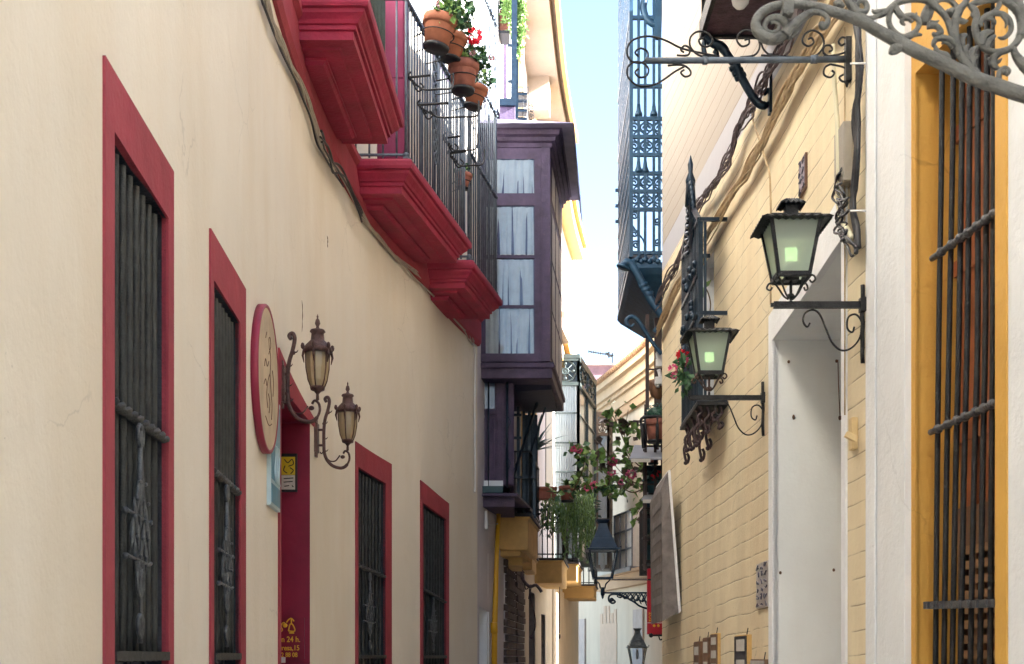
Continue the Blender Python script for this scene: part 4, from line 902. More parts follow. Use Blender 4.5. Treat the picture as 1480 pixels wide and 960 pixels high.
T(m, B([(1240, 430), (1260, 500), (1300, 560), (1344, 600), (1400, 680), (1410, 800), (1400, 900)]), (4, 5.5, 7, 9, 8, 7, 6)); T(m, B([(1130, 800), (1110, 730), (1120, 660), (1165, 630), (1200, 660), (1175, 690)]), (5, 4.5, 4, 3.5, 4, 4)); m.ball(P(1270 + 1165 / 6.4, 668 / 6.4, z - .01), 4.5 * q)
T(m, B([(1240, -30), (1300, 60), (1344, 110), (1420, 170)]), (6, 7, 7, 7)); T(m, B([(1310, 340), (1340, 240), (1350, 150)]), (7, 7, 7)); T(m, B([(1270, 120), (1300, 40), (1290, -30)]), (6, 6, 4))
T(m, B([(200, 430), (140, 450), (100, 500)]), (8, 7, 2)); T(m, B([(110, 500), (160, 480), (200, 440)]), (2, 4, 6))
m.build('scrollwork', GREY, cb)
m = MB(); m.box(P(1138, 10, z - .01), (15 * q, .03, 26 * q)); m.ball(P(1140, 19, z - .025), 3.2 * q); m.build('strap', GREY, cb, .002)
m = MB(); xw = RW.xy(RW.s_at_y(z))[0]; m.bb(xw - .04, xw, z - .05, z + .05, P(0, 330, z).z, P(0, -150, z).z); m.bar(P(1270, -60, z), (xw, z, P(0, -60, z).z), .035); m.build('wall_plate', GREY, cb)
# ---------------------------------------------------------------- black pointed window cage
wc = root('window_cage', RW.W(1035, 600), 'black iron window cage with tall pointed finial and hanging drops on the ochre wall', 'window grille')
zn, zf = 10.9, 12.0; X = lambda z: RW.xy(RW.s_at_y(z))[0] - .235
m = MB(); Zb = P(0, 582, zn).z; Zt = P(0, 345, 11.4).z
F = lambda f, h: Vector((X(zn + (zf - zn) * f), zn + (zf - zn) * f, h))
for k in range(13): m.bar(F(k / 12, Zb), F(k / 12, Zt + .12 * (1 - abs(k / 6 - 1))), .022)
for h in (Zb, Zb + .75, Zt - .45, Zt): m.bar(F(0, h), F(1, h), .035, .03)
m.bar(F(0, Zt), F(.5, Zt + .32), .035); m.bar(F(1, Zt), F(.5, Zt + .32), .035)
for h in (Zb, Zb + .75, Zt):
    for f in (0, .9):
        p = F(f, h); m.bar(p, Vector((RW.xy(RW.s_at_y(p.y))[0], p.y, h)), .03, .03)
for k in range(2):
    p = F(0, Zb); m.bar(p + Vector((.03 * k + .02, 0, 0)), F(0, Zt) + Vector((.03 * k + .02, 0, -.02)), .022)
m.build('bars', NAVY, wc)
m = MB(); c = F(.5, Zt + .30); top = P(0, 225, 11.45).z
m.tube([c, c + Vector((0, 0, .25)), Vector((c.x, c.y, top - .35)), Vector((c.x, c.y, top - .22)), Vector((c.x, c.y, top - .15)), Vector((c.x, c.y, top - .08)), Vector((c.x, c.y, top))], [.05, .035, .03, .045, .02, .026, .004], 8)
m.build('finial', NAVY, wc)
for k in range(10):
    m = MB(); h = Zt - .1 + k * .055; w_ = .26 * (1 - k / 11)
    for sg in (-1, 1): m.tube([F(.5, h), F(.5 + sg * w_, h + .06), F(.5 + sg * w_ * 1.2, h + .10), F(.5 + sg * w_ * .8, h + .1)], [.02, .026, .022, .01], 6)
    m.build('crocket', NAVY, wc)
m = MB()
for h0 in (Zb + .55, Zb + .85, Zt - .3):
    for k in range(8):
        f = .1 + .8 * random.random(); p = F(f, h0 + random.uniform(-.12, .12)) + Vector((-.02, 0, 0)); m.ball(p, (.03, .04, .035), 6)
m.build('cast_leaves', NAVY, wc)
m = MB(); m.prism([F(-.05, Zb) + Vector((-.02, 0, 0)), F(-.05, Zb) + Vector((.235, 0, 0)), F(1.05, Zb) + Vector((.235, 0, 0)), F(1.05, Zb) + Vector((-.02, 0, 0))], (0, 0, -.03))
m.build('base_plate', IRON, wc)
DROP = mk('drop_iron', (.06, .04, .045), .5, .4, var=.4, vs_=30, bump=.3)
for f, x, L_ in ((0, 0, .16), (0, .06, .22), (.15, .0, .3), (.3, .05, .22), (.45, 0, .28), (.6, .05, .18), (.75, 0, .24), (.95, .02, .32), (0, .12, .12), (.3, .12, .3), (.55, .1, .36), (0, .17, .18)):
    m = MB(); p = F(f, Zb - .03) + Vector((x, 0, 0)); m.tube(smooth_path([p, p + Vector((.025, 0, -L_ * .3)), p + Vector((-.015, 0, -L_ * .6)), p + Vector((.01, 0, -L_)), p + Vector((.03, 0, -L_ * .85)), p + Vector((.012, 0, -L_ * .72))], 4), .013, 6)
    m.ball(p + Vector((0, 0, -L_)), .022, 6)
    m.build('drop', DROP, wc)
# ---------------------------------------------------------------- plants
def foliage(m, c, r, n, L, w=.6):
    c = Vector(c)
    for _ in range(n):
        d = Vector((random.gauss(0, 1), random.gauss(0, 1), random.gauss(0, 1))).normalized() * (random.random() ** .45)
        p = c + Vector((d.x * r[0], d.y * r[1], d.z * r[2])); dd = (d + Vector((random.gauss(0, .5), random.gauss(0, .5), random.gauss(-.1, .5)))).normalized()
        m.leaf(p, L * random.uniform(.6, 1.25), w, dd)
def bloom(m, c, r, n=26):
    for _ in range(n):
        d = Vector((random.gauss(0, 1), random.gauss(0, 1), random.gauss(0, 1))).normalized(); m.leaf(Vector(c) + d * r * .45, r * .75, .95, (d + Vector((0, 0, random.gauss(0, .3)))).normalized())
def pot(px, py, z, w, label, mat=TERRA, fol=None, tilt=0, group='flower pots hung on the balcony railing', hook=None, name='flower_pot'):
    """px,py = centre of the pot, w = rim width in pixels"""
    u = z / FOC; r = w * u / 2; h = r * 1.75; o = P(px, py, z) - Vector((0, 0, h / 2)); rt = root(name, o, label, 'flower pot', group)
    M_ = Matrix.Rotation(tilt, 3, 'Y')
    m = MB(); m.lathe(o, [(.01, .012), (r * .66, 0), (r * .86, h * .70), (r * .87, h * .72), (r, h * .74), (r * 1.02, h * .86), (r, h), (r * .9, h), (r * .86, h * .8), (.01, h * .8)], 28, M_); m.build('pot', mat, rt)
    m = MB(); m.lathe(o, [(.01, -.05 * h), (r * .72, -.05 * h), (r * .78, .06 * h), (r * .70, .06 * h), (.01, .0)], 24, M_); m.build('saucer', BLK, rt)
    m = MB(); m.lathe(o, [(.01, h * .8), (r * .86, h * .8), (r * .84, h * .88), (.01, h * .9)], 16, M_, smooth=True); m.build('soil', ROUGH, rt)
    if hook:
        m = MB(); pts = [M_ @ Vector(((r * .93) * math.cos(a * math.pi / 12), (r * .93) * math.sin(a * math.pi / 12), h * .45)) + o for a in range(25)]; m.tube(pts, .006, 6)
        m.tube([o + M_ @ Vector((-r * .9, 0, h * .45)), o + Vector((-r * 1.0 - hook, .05, h * .45))], .008); m.tube([o + M_ @ Vector((-r * .5, 0, -.01)), o + Vector((-r - hook, .05, -.02))], .006); m.build('wire_holder', IRON, rt)
    if fol: fol(rt, o + M_ @ Vector((0, 0, h)), r)
    return rt
def geranium(reds, n=150, sc=1.0, up=1.0, shift=(0, 0)):
    def f(rt, c, r):
        c = c + Vector((shift[0] * r, 0, shift[1] * r)); m = MB(); m2 = MB()
        foliage(m, c + Vector((0, 0, r * .45 * up)), (r * 1.15 * sc, r * 1.0 * sc, r * .75 * up), n, r * .42, .95); foliage(m2, c + Vector((-r * .3, -.05, r * .35)), (r * .9 * sc, r * .8, r * .6), n // 3, r * .38, .95)
        fo = m.build('foliage', LEAF, rt); m2.build('young_leaves', LEAFL, fo)
        ms = MB()
        for x, z_, mt, k in reds:
            p = c + Vector((x * r, -r * .75, z_ * r)); ms.tube([c, (c + p) / 2 + Vector((0, 0, r * .2)), p], .006, 5); b = MB(); bloom(b, p, r * k, 34); b.build('bloom', mt, rt)
        if reds: ms.build('stem', LEAFL, fo)
    return f
pot(630, 48, 13.5, 50, 'uppermost and nearest terracotta pot, full of geranium leaves with pink and red blooms', TERRA, geranium([(.55, 1.5, BLOOM, .33), (1.0, 2.0, BLOOM, .3), (.1, 1.9, BLOOMW, .28), (-.8, .7, BLOOMW, .2)], 230, 1.0, 1.3, (.75, -.25)), .16, hook=.05)
pot(651, 69, 13.95, 40, 'bare topped terracotta pot tucked behind the uppermost geranium pot', TERRA, geranium([], 70, .8, 1.0, (.5, .1)), .14, hook=.12)
pot(669, 112, 14.1, 45, 'rosy terracotta pot with one big red geranium bloom', TERRB, geranium([(.15, 1.55, BLOOM, .52), (.1, .45, BLOOMW, .2), (1.3, .15, BLOOMW, .2)], 150, .95, .9, (.5, -.1)), .03, hook=.12)
pot(683, 140, 14.7, 34, 'lowest terracotta pot of the hanging four, tilted behind the red geranium', TERRA, geranium([], 80, .8, 1.3, (.45, .1)), .22, hook=.10)
pot(669, 262, 16.3, 24, 'small rust coloured pot with dark leaves behind the railing of the third balcony', TERRB, geranium([], 60, .9, .9), .1, hook=.03)
for px0, py0, px1, z, lb in ((590, 112, 655, 13.5, 'empty wrought pot ring, nearest, under the uppermost geranium pot'), (604, 152, 692, 13.6, 'empty wrought pot ring below the nearest one, under the rosy pot'), (640, 200, 690, 15.2, 'empty wrought pot ring farthest along the second balcony railing'), (648, 222, 700, 15.3, 'lower empty wrought pot ring beside the third balcony railing')):
    rt = root('pot_ring', P(px0, py0 + 25, z), lb, 'pot holder', 'empty pot rings on the balcony railing'); m = MB(); u = z / FOC
    w = (px1 - px0)
    m.tube(smooth_path([P(px0 + 4, py0 - 8, z), P(px0, py0, z), P(px0 + w * .25, py0 + 14, z), P(px0 + w * .4, py0 + 18, z - .1), P(px0 + w * .7, py0 + 17, z - .15), P(px1 - 4, py0 + 16, z - .1), P(px1, py0 + 8, z), P(px1, py0 - 6, z + .05)], 4), .010, 6)
    m.tube([P(px0, py0, z), P(px0 + w * .5, py0 - 3, z)], .012); m.build('ring', IRON, rt)
    m = MB()
    for k in range(4): m.ball(P(px0 + 3 + k * 3, py0 + 2 + k * 3, z), .016, 6)
    m.tube(smooth_path([P(px0 + 6, py0 + 6, z), P(px0 + 14, py0 + 20, z), P(px0 + 22, py0 + 14, z), P(px0 + 17, py0 + 8, z)], 4), .009, 6); m.build('scroll', IRON, rt)
# ---------------------------------------------------------------- second house on the left with the aubergine bay
bay = root('bay_house', (L2.xy(0)[0] - 1, 22, 0), 'lilac-white house with an aubergine wooden bay beyond the cream hotel', 'building')
TOP2 = 13.9
m = MB(); rec = (L2.hit(683.5 + 9), L2.hit(704), .02, L2.W(700, 878).z, L2.W(704, 884).z)
d1 = (L2.hit(763), L2.hit(772), .02, 3.0, 3.0); d2 = (L2.hit(781), L2.hit(787), .02, 2.6, 2.6)
L2.face(m, 0, L2.s[-1], 0, TOP2, [rec, d1, d2]); body(m, L2, 0, L2.s[-1], 0, TOP2, -7); m.build('wall', LILAC, bay)
m = MB(); L2.reveal(m, rec, .3); rv = m.build('recess', WHITE, bay); m = MB(); L2.slab(m, rec[0], rec[1], 0, rec[3], -.32, -.3); m.build('door', WHITE, rv)
for d_ in (d1, d2):
    m = MB(); L2.reveal(m, d_, .3); rv = m.build('doorway', GREYW, bay); m = MB(); L2.slab(m, d_[0], d_[1], 0, d_[3], -.32, -.3); m.build('door', SLATE, rv)
sy = L2.s_at_y
m = MB(); L2.slab(m, L2.hit(757), L2.s[-1] - .02, 0, 3.6, -.02, .03)  # cream lower storey
m2 = MB(); L2.face(m2, L2.hit(757), L2.s[-1], 0, 3.9, [d1, d2], .02); m2.build('lower_storey', FARC, bay)
m = MB()
z = 0
while z < 3.35:
    for a, b_ in ((728, 741), (743, 754)):
        s0, s1 = L2.hit(a), L2.hit(b_); L2.slab(m, s0 + random.uniform(-.05, .05), s1 + random.uniform(-.08, .05), z, z + .105, 0, .05 + random.random() * .03)
    z += .125
m.build('rough_quoins', ROUGH, bay)
m = MB(); s0, s1 = L2.hit(741), L2.hit(749); L2.slab(m, L2.hit(728), L2.hit(756), 0, 3.5, -.02, .02); m.build('quoin_backing', LILAC, bay)
# eaves: wide beige soffit with gutter
m = MB(); e0, e1 = sy(20.5), sy(30.8)
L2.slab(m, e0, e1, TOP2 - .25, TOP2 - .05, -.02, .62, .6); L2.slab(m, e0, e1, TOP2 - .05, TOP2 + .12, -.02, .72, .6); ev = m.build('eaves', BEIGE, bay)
m = MB(); L2.slab(m, e0, e1, TOP2 - .18, TOP2 - .02, .72, .80, .6); m.build('gutter', YELC, ev)
for y in (27.0, 29.3): m = MB(); L2.slab(m, sy(y), sy(y) + .45, TOP2 - .95, TOP2 - .25, 0, .45); m.build('bracket', BEIGE, ev)
m = MB(); L2.slab(m, sy(24.5), sy(24.9), 9.2, TOP2 - .25, 0, .10); L2.slab(m, sy(27.5), sy(28.6), 3.9, TOP2 - .25, 0, .06); L2.slab(m, sy(24.8), sy(25.9), 3.9, 8.2, .0, .08); m.build('yellow_pilaster', YELC, bay)
m = MB(); L2.slab(m, sy(21.6), sy(23.2), 10.0, 13, -.02, .05); ww = m.build('window', PURP, bay); m = MB(); L2.slab(m, sy(21.75), sy(23.05), 10.2, 12.9, .05, .06); m.build('pane', CURT, ww)
# bay
zb = 19.35; xl = P(688, 0, zb).x; xr = P(795, 0, zb).x; yb1 = 21.9; sl = .108
def Zb(py): return P(0, py, zb).z
def ring(x0, x1, y0, y1, z, e=0): return [Vector((x0, y0 - e, z)), Vector((x1 + e, y0 - e, z)), Vector((x1 + e + (y1 - y0) * sl, y1 + e, z)), Vector((x0, y1 + e, z))]
m = MB(); top = Zb(232 - 18); bot = Zb(526)
prof = [(0, Zb(548)), (.03, Zb(547)), (.03, Zb(534)), (.06, Zb(532)), (.06, Zb(526)), (.0, Zb(524)), (0, Zb(216)), (.03, Zb(214)), (.03, Zb(208)), (.07, Zb(206)), (.08, Zb(201)), (.13, Zb(199)), (.14, Zb(193)), (.18, Zb(191))]
m.loft([ring(xl - .1, xr, zb, yb1, z, e) for e, z in prof]); bw = m.build('wooden_bay', PURP, bay, .004)
m = MB(); R0 = ring(xl - .1, xr, zb, yb1, Zb(191.5), .34); R1 = ring(xl - .1, xr, zb, yb1, Zb(189), .30); zr = Zb(189) + .47; R2_ = [Vector((xl - .1, zb + .7, zr)), Vector((xl + .15, zb + .7, zr)), Vector((xl + .35, yb1 - .5, zr)), Vector((xl - .1, yb1 - .5, zr))]
m.loft([R0, R1, R2_]); rf_ = m.build('lead_roof', LEAD, bw)
m = MB(); a = R0[1]; b_ = R0[2]; n = 16; top_ = []; bo = []
for i in range(n + 1):
    p = a.lerp(b_, i / n); top_.append(p); bo.append(p + Vector((.035, 0, -.62 + (.22 * (i % 2)) * .15 + random.uniform(-.01, .02) + (.10 if i < 3 else 0))))
for i in range(n): m.add([top_[i], bo[i], bo[i + 1], top_[i + 1]], [(0, 1, 2, 3)])
for i in range(n): m.add([top_[i] - Vector((.012, 0, 0)), bo[i] - Vector((.012, 0, 0)), bo[i + 1] - Vector((.012, 0, 0)), top_[i + 1] - Vector((.012, 0, 0))], [(3, 2, 1, 0)])
m.build('valance', mk('pale_lead_valance', (.34, .33, .46), .5, .2, var=.3, bump=.3), bw)
xp0 = P(702, 0, zb).x; xp1 = P(772, 0, zb).x
for i, (ya, yb_) in enumerate([(232, 281), (300, 369), (376, 442), (447, 512)]):
    m = MB(); xa = xp0 if i == 3 else P(702, 0, zb).x
    # curtain with folds
    N = 46; vv = []
    for j in range(N + 1):
        x = xa + (xp1 - xa) * j / N; dy = .016 * math.sin(j * (.9 + .07 * i) + i * 2) + .012 * math.sin(j * .43 + 3 * i) + .006 * math.sin(j * 2.3 + i)
        vv += [Vector((x, zb - .012 + dy * .8, Zb(yb_))), Vector((x + .012 * math.sin(j * .5), zb - .016 + dy * .6, Zb(ya)))]
    m.add(vv, [(2 * j, 2 * j + 2, 2 * j + 3, 2 * j + 1) for j in range(N)], True); pn = m.build('curtain', CURT, bw)
    m = MB(); m.bb(xa, xp1, zb - .046, zb - .042, Zb(yb_), Zb(ya)); m.build('pane', GLASS, pn)
m = MB(); f0 = zb - .05; f1 = zb - .002
for y in (224, 290, 372.5, 444.5, 518):
    hh = {224: 8, 290: 9, 372.5: 2.2, 444.5: 2.2, 518: 6}[y]; m.bb(xl, xr - .0, f0, f1, Zb(y + hh), Zb(y - hh))
m.bb(xl, xp0, f0 + .001, f1, Zb(524), Zb(216)); m.bb(xp1, P(782, 0, zb).x, f0 + .001, f1, Zb(524), Zb(216)); m.bb(P(782, 0, zb).x, xr, zb - .075, f1, Zb(524), Zb(216))
m.build('frame', PURP, bw, .004)
m = MB()
for (ya, yb_) in [(232, 281), (300, 369), (376, 442), (447, 512)]:
    for k in range(3):
        y0 = zb + .25 + k * .75; y1 = y0 + .6; m.add([Vector((xr + (y - zb) * sl + .012, y, Zb(h))) for y, h in ((y0, yb_), (y1, yb_), (y1, ya), (y0, ya))], [(0, 1, 2, 3)])
m.build('street_pane', CURT, bw)
m = MB(); q0 = P(690, 0, 19.5).x; q1 = P(795, 0, 19.5).x
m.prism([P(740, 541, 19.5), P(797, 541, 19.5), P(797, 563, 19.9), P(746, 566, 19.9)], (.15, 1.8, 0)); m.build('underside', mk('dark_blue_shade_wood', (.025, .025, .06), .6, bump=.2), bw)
# lower cabinet bay
zc = 19.65
lb = MB(); lb.bb(P(688, 0, zc).x, P(743, 0, zc).x, zc, 21.6, P(0, 702, zc).z, P(0, 541, zc).z); lc = lb.build('cabinet_bay', PURP, bay, .01)
m = MB()
for a, b_, c_, d in ((690, 696, 548, 700), (718, 727, 548, 700), (696, 718, 592, 600), (700, 703, 604, 690), (712, 715, 604, 690), (730, 741, 548, 700), (696, 718, 690, 697), (690, 742, 543, 550)): m.bb(P(a, 0, zc).x, P(b_, 0, zc).x, zc - .03, zc - .001 + .0, P(0, d, zc).z, P(0, c_, zc).z)
m.build('panelling', PURP, lc, .006)
m = MB(); m.bb(P(698, 0, zc).x, P(715, 0, zc).x, zc - .012, zc - .002, P(0, 591, zc).z, P(0, 551, zc).z); m.build('pane', mk('cold_glass', (.10, .14, .22), .1, bump=0), lc)
m = MB(); m.tube([P(706, 545, zc - .08), P(706, 705, zc - .08)], .012); m.tube([P(733, 545, zc - .08), P(733, 705, zc - .08)], .02)
for y in (600, 660): m.tube([P(733, y, zc - .08), P(738, y + 10, zc - .08), P(733, y + 22, zc - .08)], .008)
m.build('iron_bars', NAVY, lc)
m = MB(); m.prism([P(686, 713, 19.4), P(748, 713, 19.4), P(748, 717, 19.4), P(686, 717, 19.4)], (.3, 2.4, 0)); m.bb(P(688, 0, 19.5).x, P(744, 0, 19.5).x, 19.5, 21.4, P(0, 733, 19.5).z, P(0, 717, 19.5).z); m.build('base', PURP, lc, .006)
m = MB(); m.bb(P(693, 0, 19.45).x, P(727, 0, 19.45).x, 19.45, 19.55, P(0, 713, 19.5).z, P(0, 703, 19.5).z); tag(m.build('window_box', TEAL, None, .006), 'long narrow teal planter box at the foot of the aubergine cabinet bay', 'planter')
m = MB(); m.bb(P(692, 0, 19.5).x, P(727, 0, 19.5).x, 19.56, 19.64, P(0, 703, 19.5).z, P(0, 694, 19.5).z); m.build('sill_board', WHITE, lc)
# full-height black balcony cage with diagonal struts beyond the cabinet bay
m = MB()
for px in (749, 757, 765, 772): m.bar(P(px, 565, 21.5), P(px, 745, 21.5), .05, .04)
for a, b_ in (((742, 600), (754, 600)), ((742, 633), (754, 633)), ((742, 690), (774, 690)), ((742, 742), (775, 748))): m.bar(P(*a, 21.4), P(*b_, 21.4), .04)
m.bar(P(783, 562, 21), P(734, 712, 20), .035); m.bar(P(797, 563, 21.2), P(755, 690, 21.6), .03)
for k in range(8): m.bar(P(757 + k * 2.6, 600, 21.8 + k * .3), P(757 + k * 2.6, 748, 21.8 + k * .3), .04)
m.tube(smooth_path([P(x, y, 21) for x, y in [(744, 735), (748, 728), (754, 730), (757, 738), (762, 746)]], 4), .015); m.build('balcony_cage', NAVY, bay)
m = MB(); m.bb(P(741, 0, 22.4).x, P(753, 0, 22.4).x, 22.4, 22.45, P(0, 742, 22.4).z, P(0, 570, 22.4).z); m.build('white_blind', CURT, bay)
def console(A0, A1, zA, B0, B1, zB, yt, ybm, mat=OCH, parent=bay, slab=True, name='balcony'):
    """box console: near face pixels A0..A1 at depth zA, far face at zB; yt,ybm pixel rows at zA"""
    t, b = P(0, yt, zA).z, P(0, ybm, zA).z; xa0, xa1 = P(A0, 0, zA).x, P(A1, 0, zA).x; xb0, xb1 = P(B0, 0, zB).x, P(B1, 0, zB).x
    m = MB()
    rg = lambda e, z: [Vector((xa0 - .3, zA - e, z)), Vector((xa1 + e, zA - e, z)), Vector((xb1 + e, zB + e, z)), Vector((xb0 - .3, zB + e, z))]
    m.loft([rg(-.02, b), rg(0, b + .02), rg(0, t - .05), rg(.03, t - .03), rg(.03, t)]); o = m.build(name, mat, parent, .004)
    if slab:
        m = MB(); m.loft([rg(.06, t + .002), rg(.06, t + .05)]); m.build('slab', mk('dark_slab', (.05, .045, .05), .7, var=.3, bump=.2), o)
    return o, t, rg
c1, t1, rg1 = console(720, 763, 21.0, 737, 777, 23.0, 747, 795)
m = MB()
m.loft([rg1(-.12, t1 - .62), rg1(-.12, t1 - .54)]); m.bb(P(735, 0, 21.6).x, P(755, 0, 21.6).x, 21.5, 23, t1 - .75, t1 - .60); m.build('corbel', OCH, c1)
c3, t3, rg3 = console(750, 769, 25.0, 760, 775, 26.5, 803, 824)
c2, t2, rg2 = console(767, 812, 28.5, 782, 819, 31.0, 810, 843)
c4, t4, rg4 = console(797, 833, 33.0, 806, 840, 35.5, 815, 840, YELC)
c5, t5, rg5 = console(812, 858, 36.5, 822, 862, 38.5, 847, 865, YELC)
def small_rail(o, rg, t, h, n, mat=IRON, r=.010, front=True):
    R_ = rg(.02, t + .05); m = MB(); U = Vector((0, 0, h))
    for a, b in ((R_[0], R_[1]), (R_[1], R_[2])):
        for k in range(n + 1):
            p = a.lerp(b, k / n); m.tube([p, p + U], r, 5)
        for f in (.08, 1.0): m.bar(a + U * f, b + U * f, .03, .025)
    m.build('railing', mat, o)
small_rail(c1, rg1, t1, 1.0, 7); small_rail(c2, rg2, t2, 1.05, 9, r=.013); small_rail(c4, rg4, t4, 1.0, 8, r=.014); small_rail(c5, rg5, t5, .5, 8, r=.016)
m = MB(); m.tube([L2.W(714, 1000, .06), L2.W(715, 905, .06), L2.W(718, 800, .06), L2.W(721, 735, .06)], [.045, .045, .035, .035], 10); m.tube([L2.W(714, 900, .06), L2.W(714.5, 915, .06)], .055, 10)
tag(m.build('drain_pipe', YPIPE), 'bright yellow downpipe on the lilac-white wall below the balconies', 'pipe')
m = MB(); m.box(P(698, 752, 19.7), (P(705, 0, 19.7).x - P(691, 0, 19.7).x, .10, .27)); o = m.build('meter_box', BOXW, None, .01); tag(o, 'white plastic meter box high on the lilac wall beside the yellow pipe', 'box')
m = MB(); m.tube([P(692, 757, 19.65), P(690, 765, 19.65), P(687, 785, 19.6), P(685, 795, 19.6)], .016); m.tube(smooth_path([P(704, 757, 19.7), P(712, 759, 19.9), P(719, 757, 20.2)], 4), .008); tag(m.build('box_cable', BOXW), 'white cable stub hanging from the white meter box', 'cable')
m = MB(); m.tube([P(704, 800, 19.95), P(704, 855, 19.95), P(702, 872, 19.9), P(697, 880, 19.8)], .02, 8); m.tube([P(705, 885, 19.95), P(705, 1000, 19.95)], .018, 8); tag(m.build('thin_pipe', WHITE), 'thin white pipe on the lilac wall running over the recess', 'pipe')
m = MB(); m.tube(smooth_path([P(x, y, 24.5) for x, y in [(765, 850), (768, 870), (772, 885), (774, 905), (768, 920)]], 4), .010); m.tube(smooth_path([P(x, y, 24.5) for x, y in [(752, 826), (757, 840), (766, 848), (775, 846), (783, 856)]], 4), .03); m.ball(P(768, 921, 24.5), .04)
m.tube(smooth_path([P(x, y, 24.5) for x, y in [(757, 835), (760, 852), (768, 845), (764, 866)]], 4), .012)
tag(m.build('wall_wires', CABLEP), 'tangle of dark wires under the ochre consoles on the far left wall', 'cable')
m = MB(); m.tube([P(809, 843, 30), P(808.5, 915, 30)], .010); m.ball(P(808.5, 920, 30), (.03, .03, .06)); tag(m.build('pull_wire', CABLEP), 'single wire with a small weight hanging from the middle ochre console', 'cable')
# ---------------------------------------------------------------- third house (pale) and glazed bays
pale = root('pale_house', (L3.xy(2)[0] - 1, 35, 0), 'pale sunlit house with yellow cornices farther down the left side', 'building')
TOP3 = 14.0
m = MB(); dd = (L3.s_at_y(36.6), L3.s_at_y(37.6), .02, 2.6, 2.6); L3.face(m, 0, L3.s[-1], 0, TOP3, []); body(m, L3, 0, L3.s[-1], 0, TOP3, -5); m.build('wall', PALE, pale)
m = MB(); L3.slab(m, .02, L3.s[-1] - .02, 0, 3.4, 0, .05); m.build('lower_storey', FARC, pale)
m = MB(); L3.slab(m, 0, L3.s_at_y(39.5), TOP3 - .35, TOP3, 0, .34); L3.slab(m, 0, L3.s_at_y(39.5), TOP3, TOP3 + .2, 0, .45); m.build('cornice', YELC, pale)
m = MB(); L3.slab(m, L3.s_at_y(33), L3.s_at_y(40), 9.6, 9.8, 0, .35); L3.slab(m, L3.s_at_y(33), L3.s_at_y(40), 9.2, 9.6, 0, .22); L3.slab(m, L3.s_at_y(33.5), L3.s_at_y(34.5), 9.8, 10.5, 0, .25); L3.slab(m, .05, .5, 11.5, TOP3 - .4, 0, .12); m.build('string_course', YELC, pale)
m = MB()
for y, z0 in ((33.2, 10.9), (36.4, 10.9), (36.4, 5.2)): L3.slab(m, L3.s_at_y(y), L3.s_at_y(y) + .8, z0, z0 + 2.2, -.01, .02)
wv = m.build('window', BEIGE, pale)
m = MB(); L2.slab(m, sy(30.9), L2.s[-1] - .02, 5, 12.0, 0, .03); m.build('pale_facing', PALE, bay)
m = MB(); L2.slab(m, sy(30.2), L2.s[-1], 9.3, 9.55, 0, .45); L2.slab(m, sy(29.5), L2.s[-1], 9.0, 9.3, 0, .3); m.build('upper_cornice', BEIGE, bay)
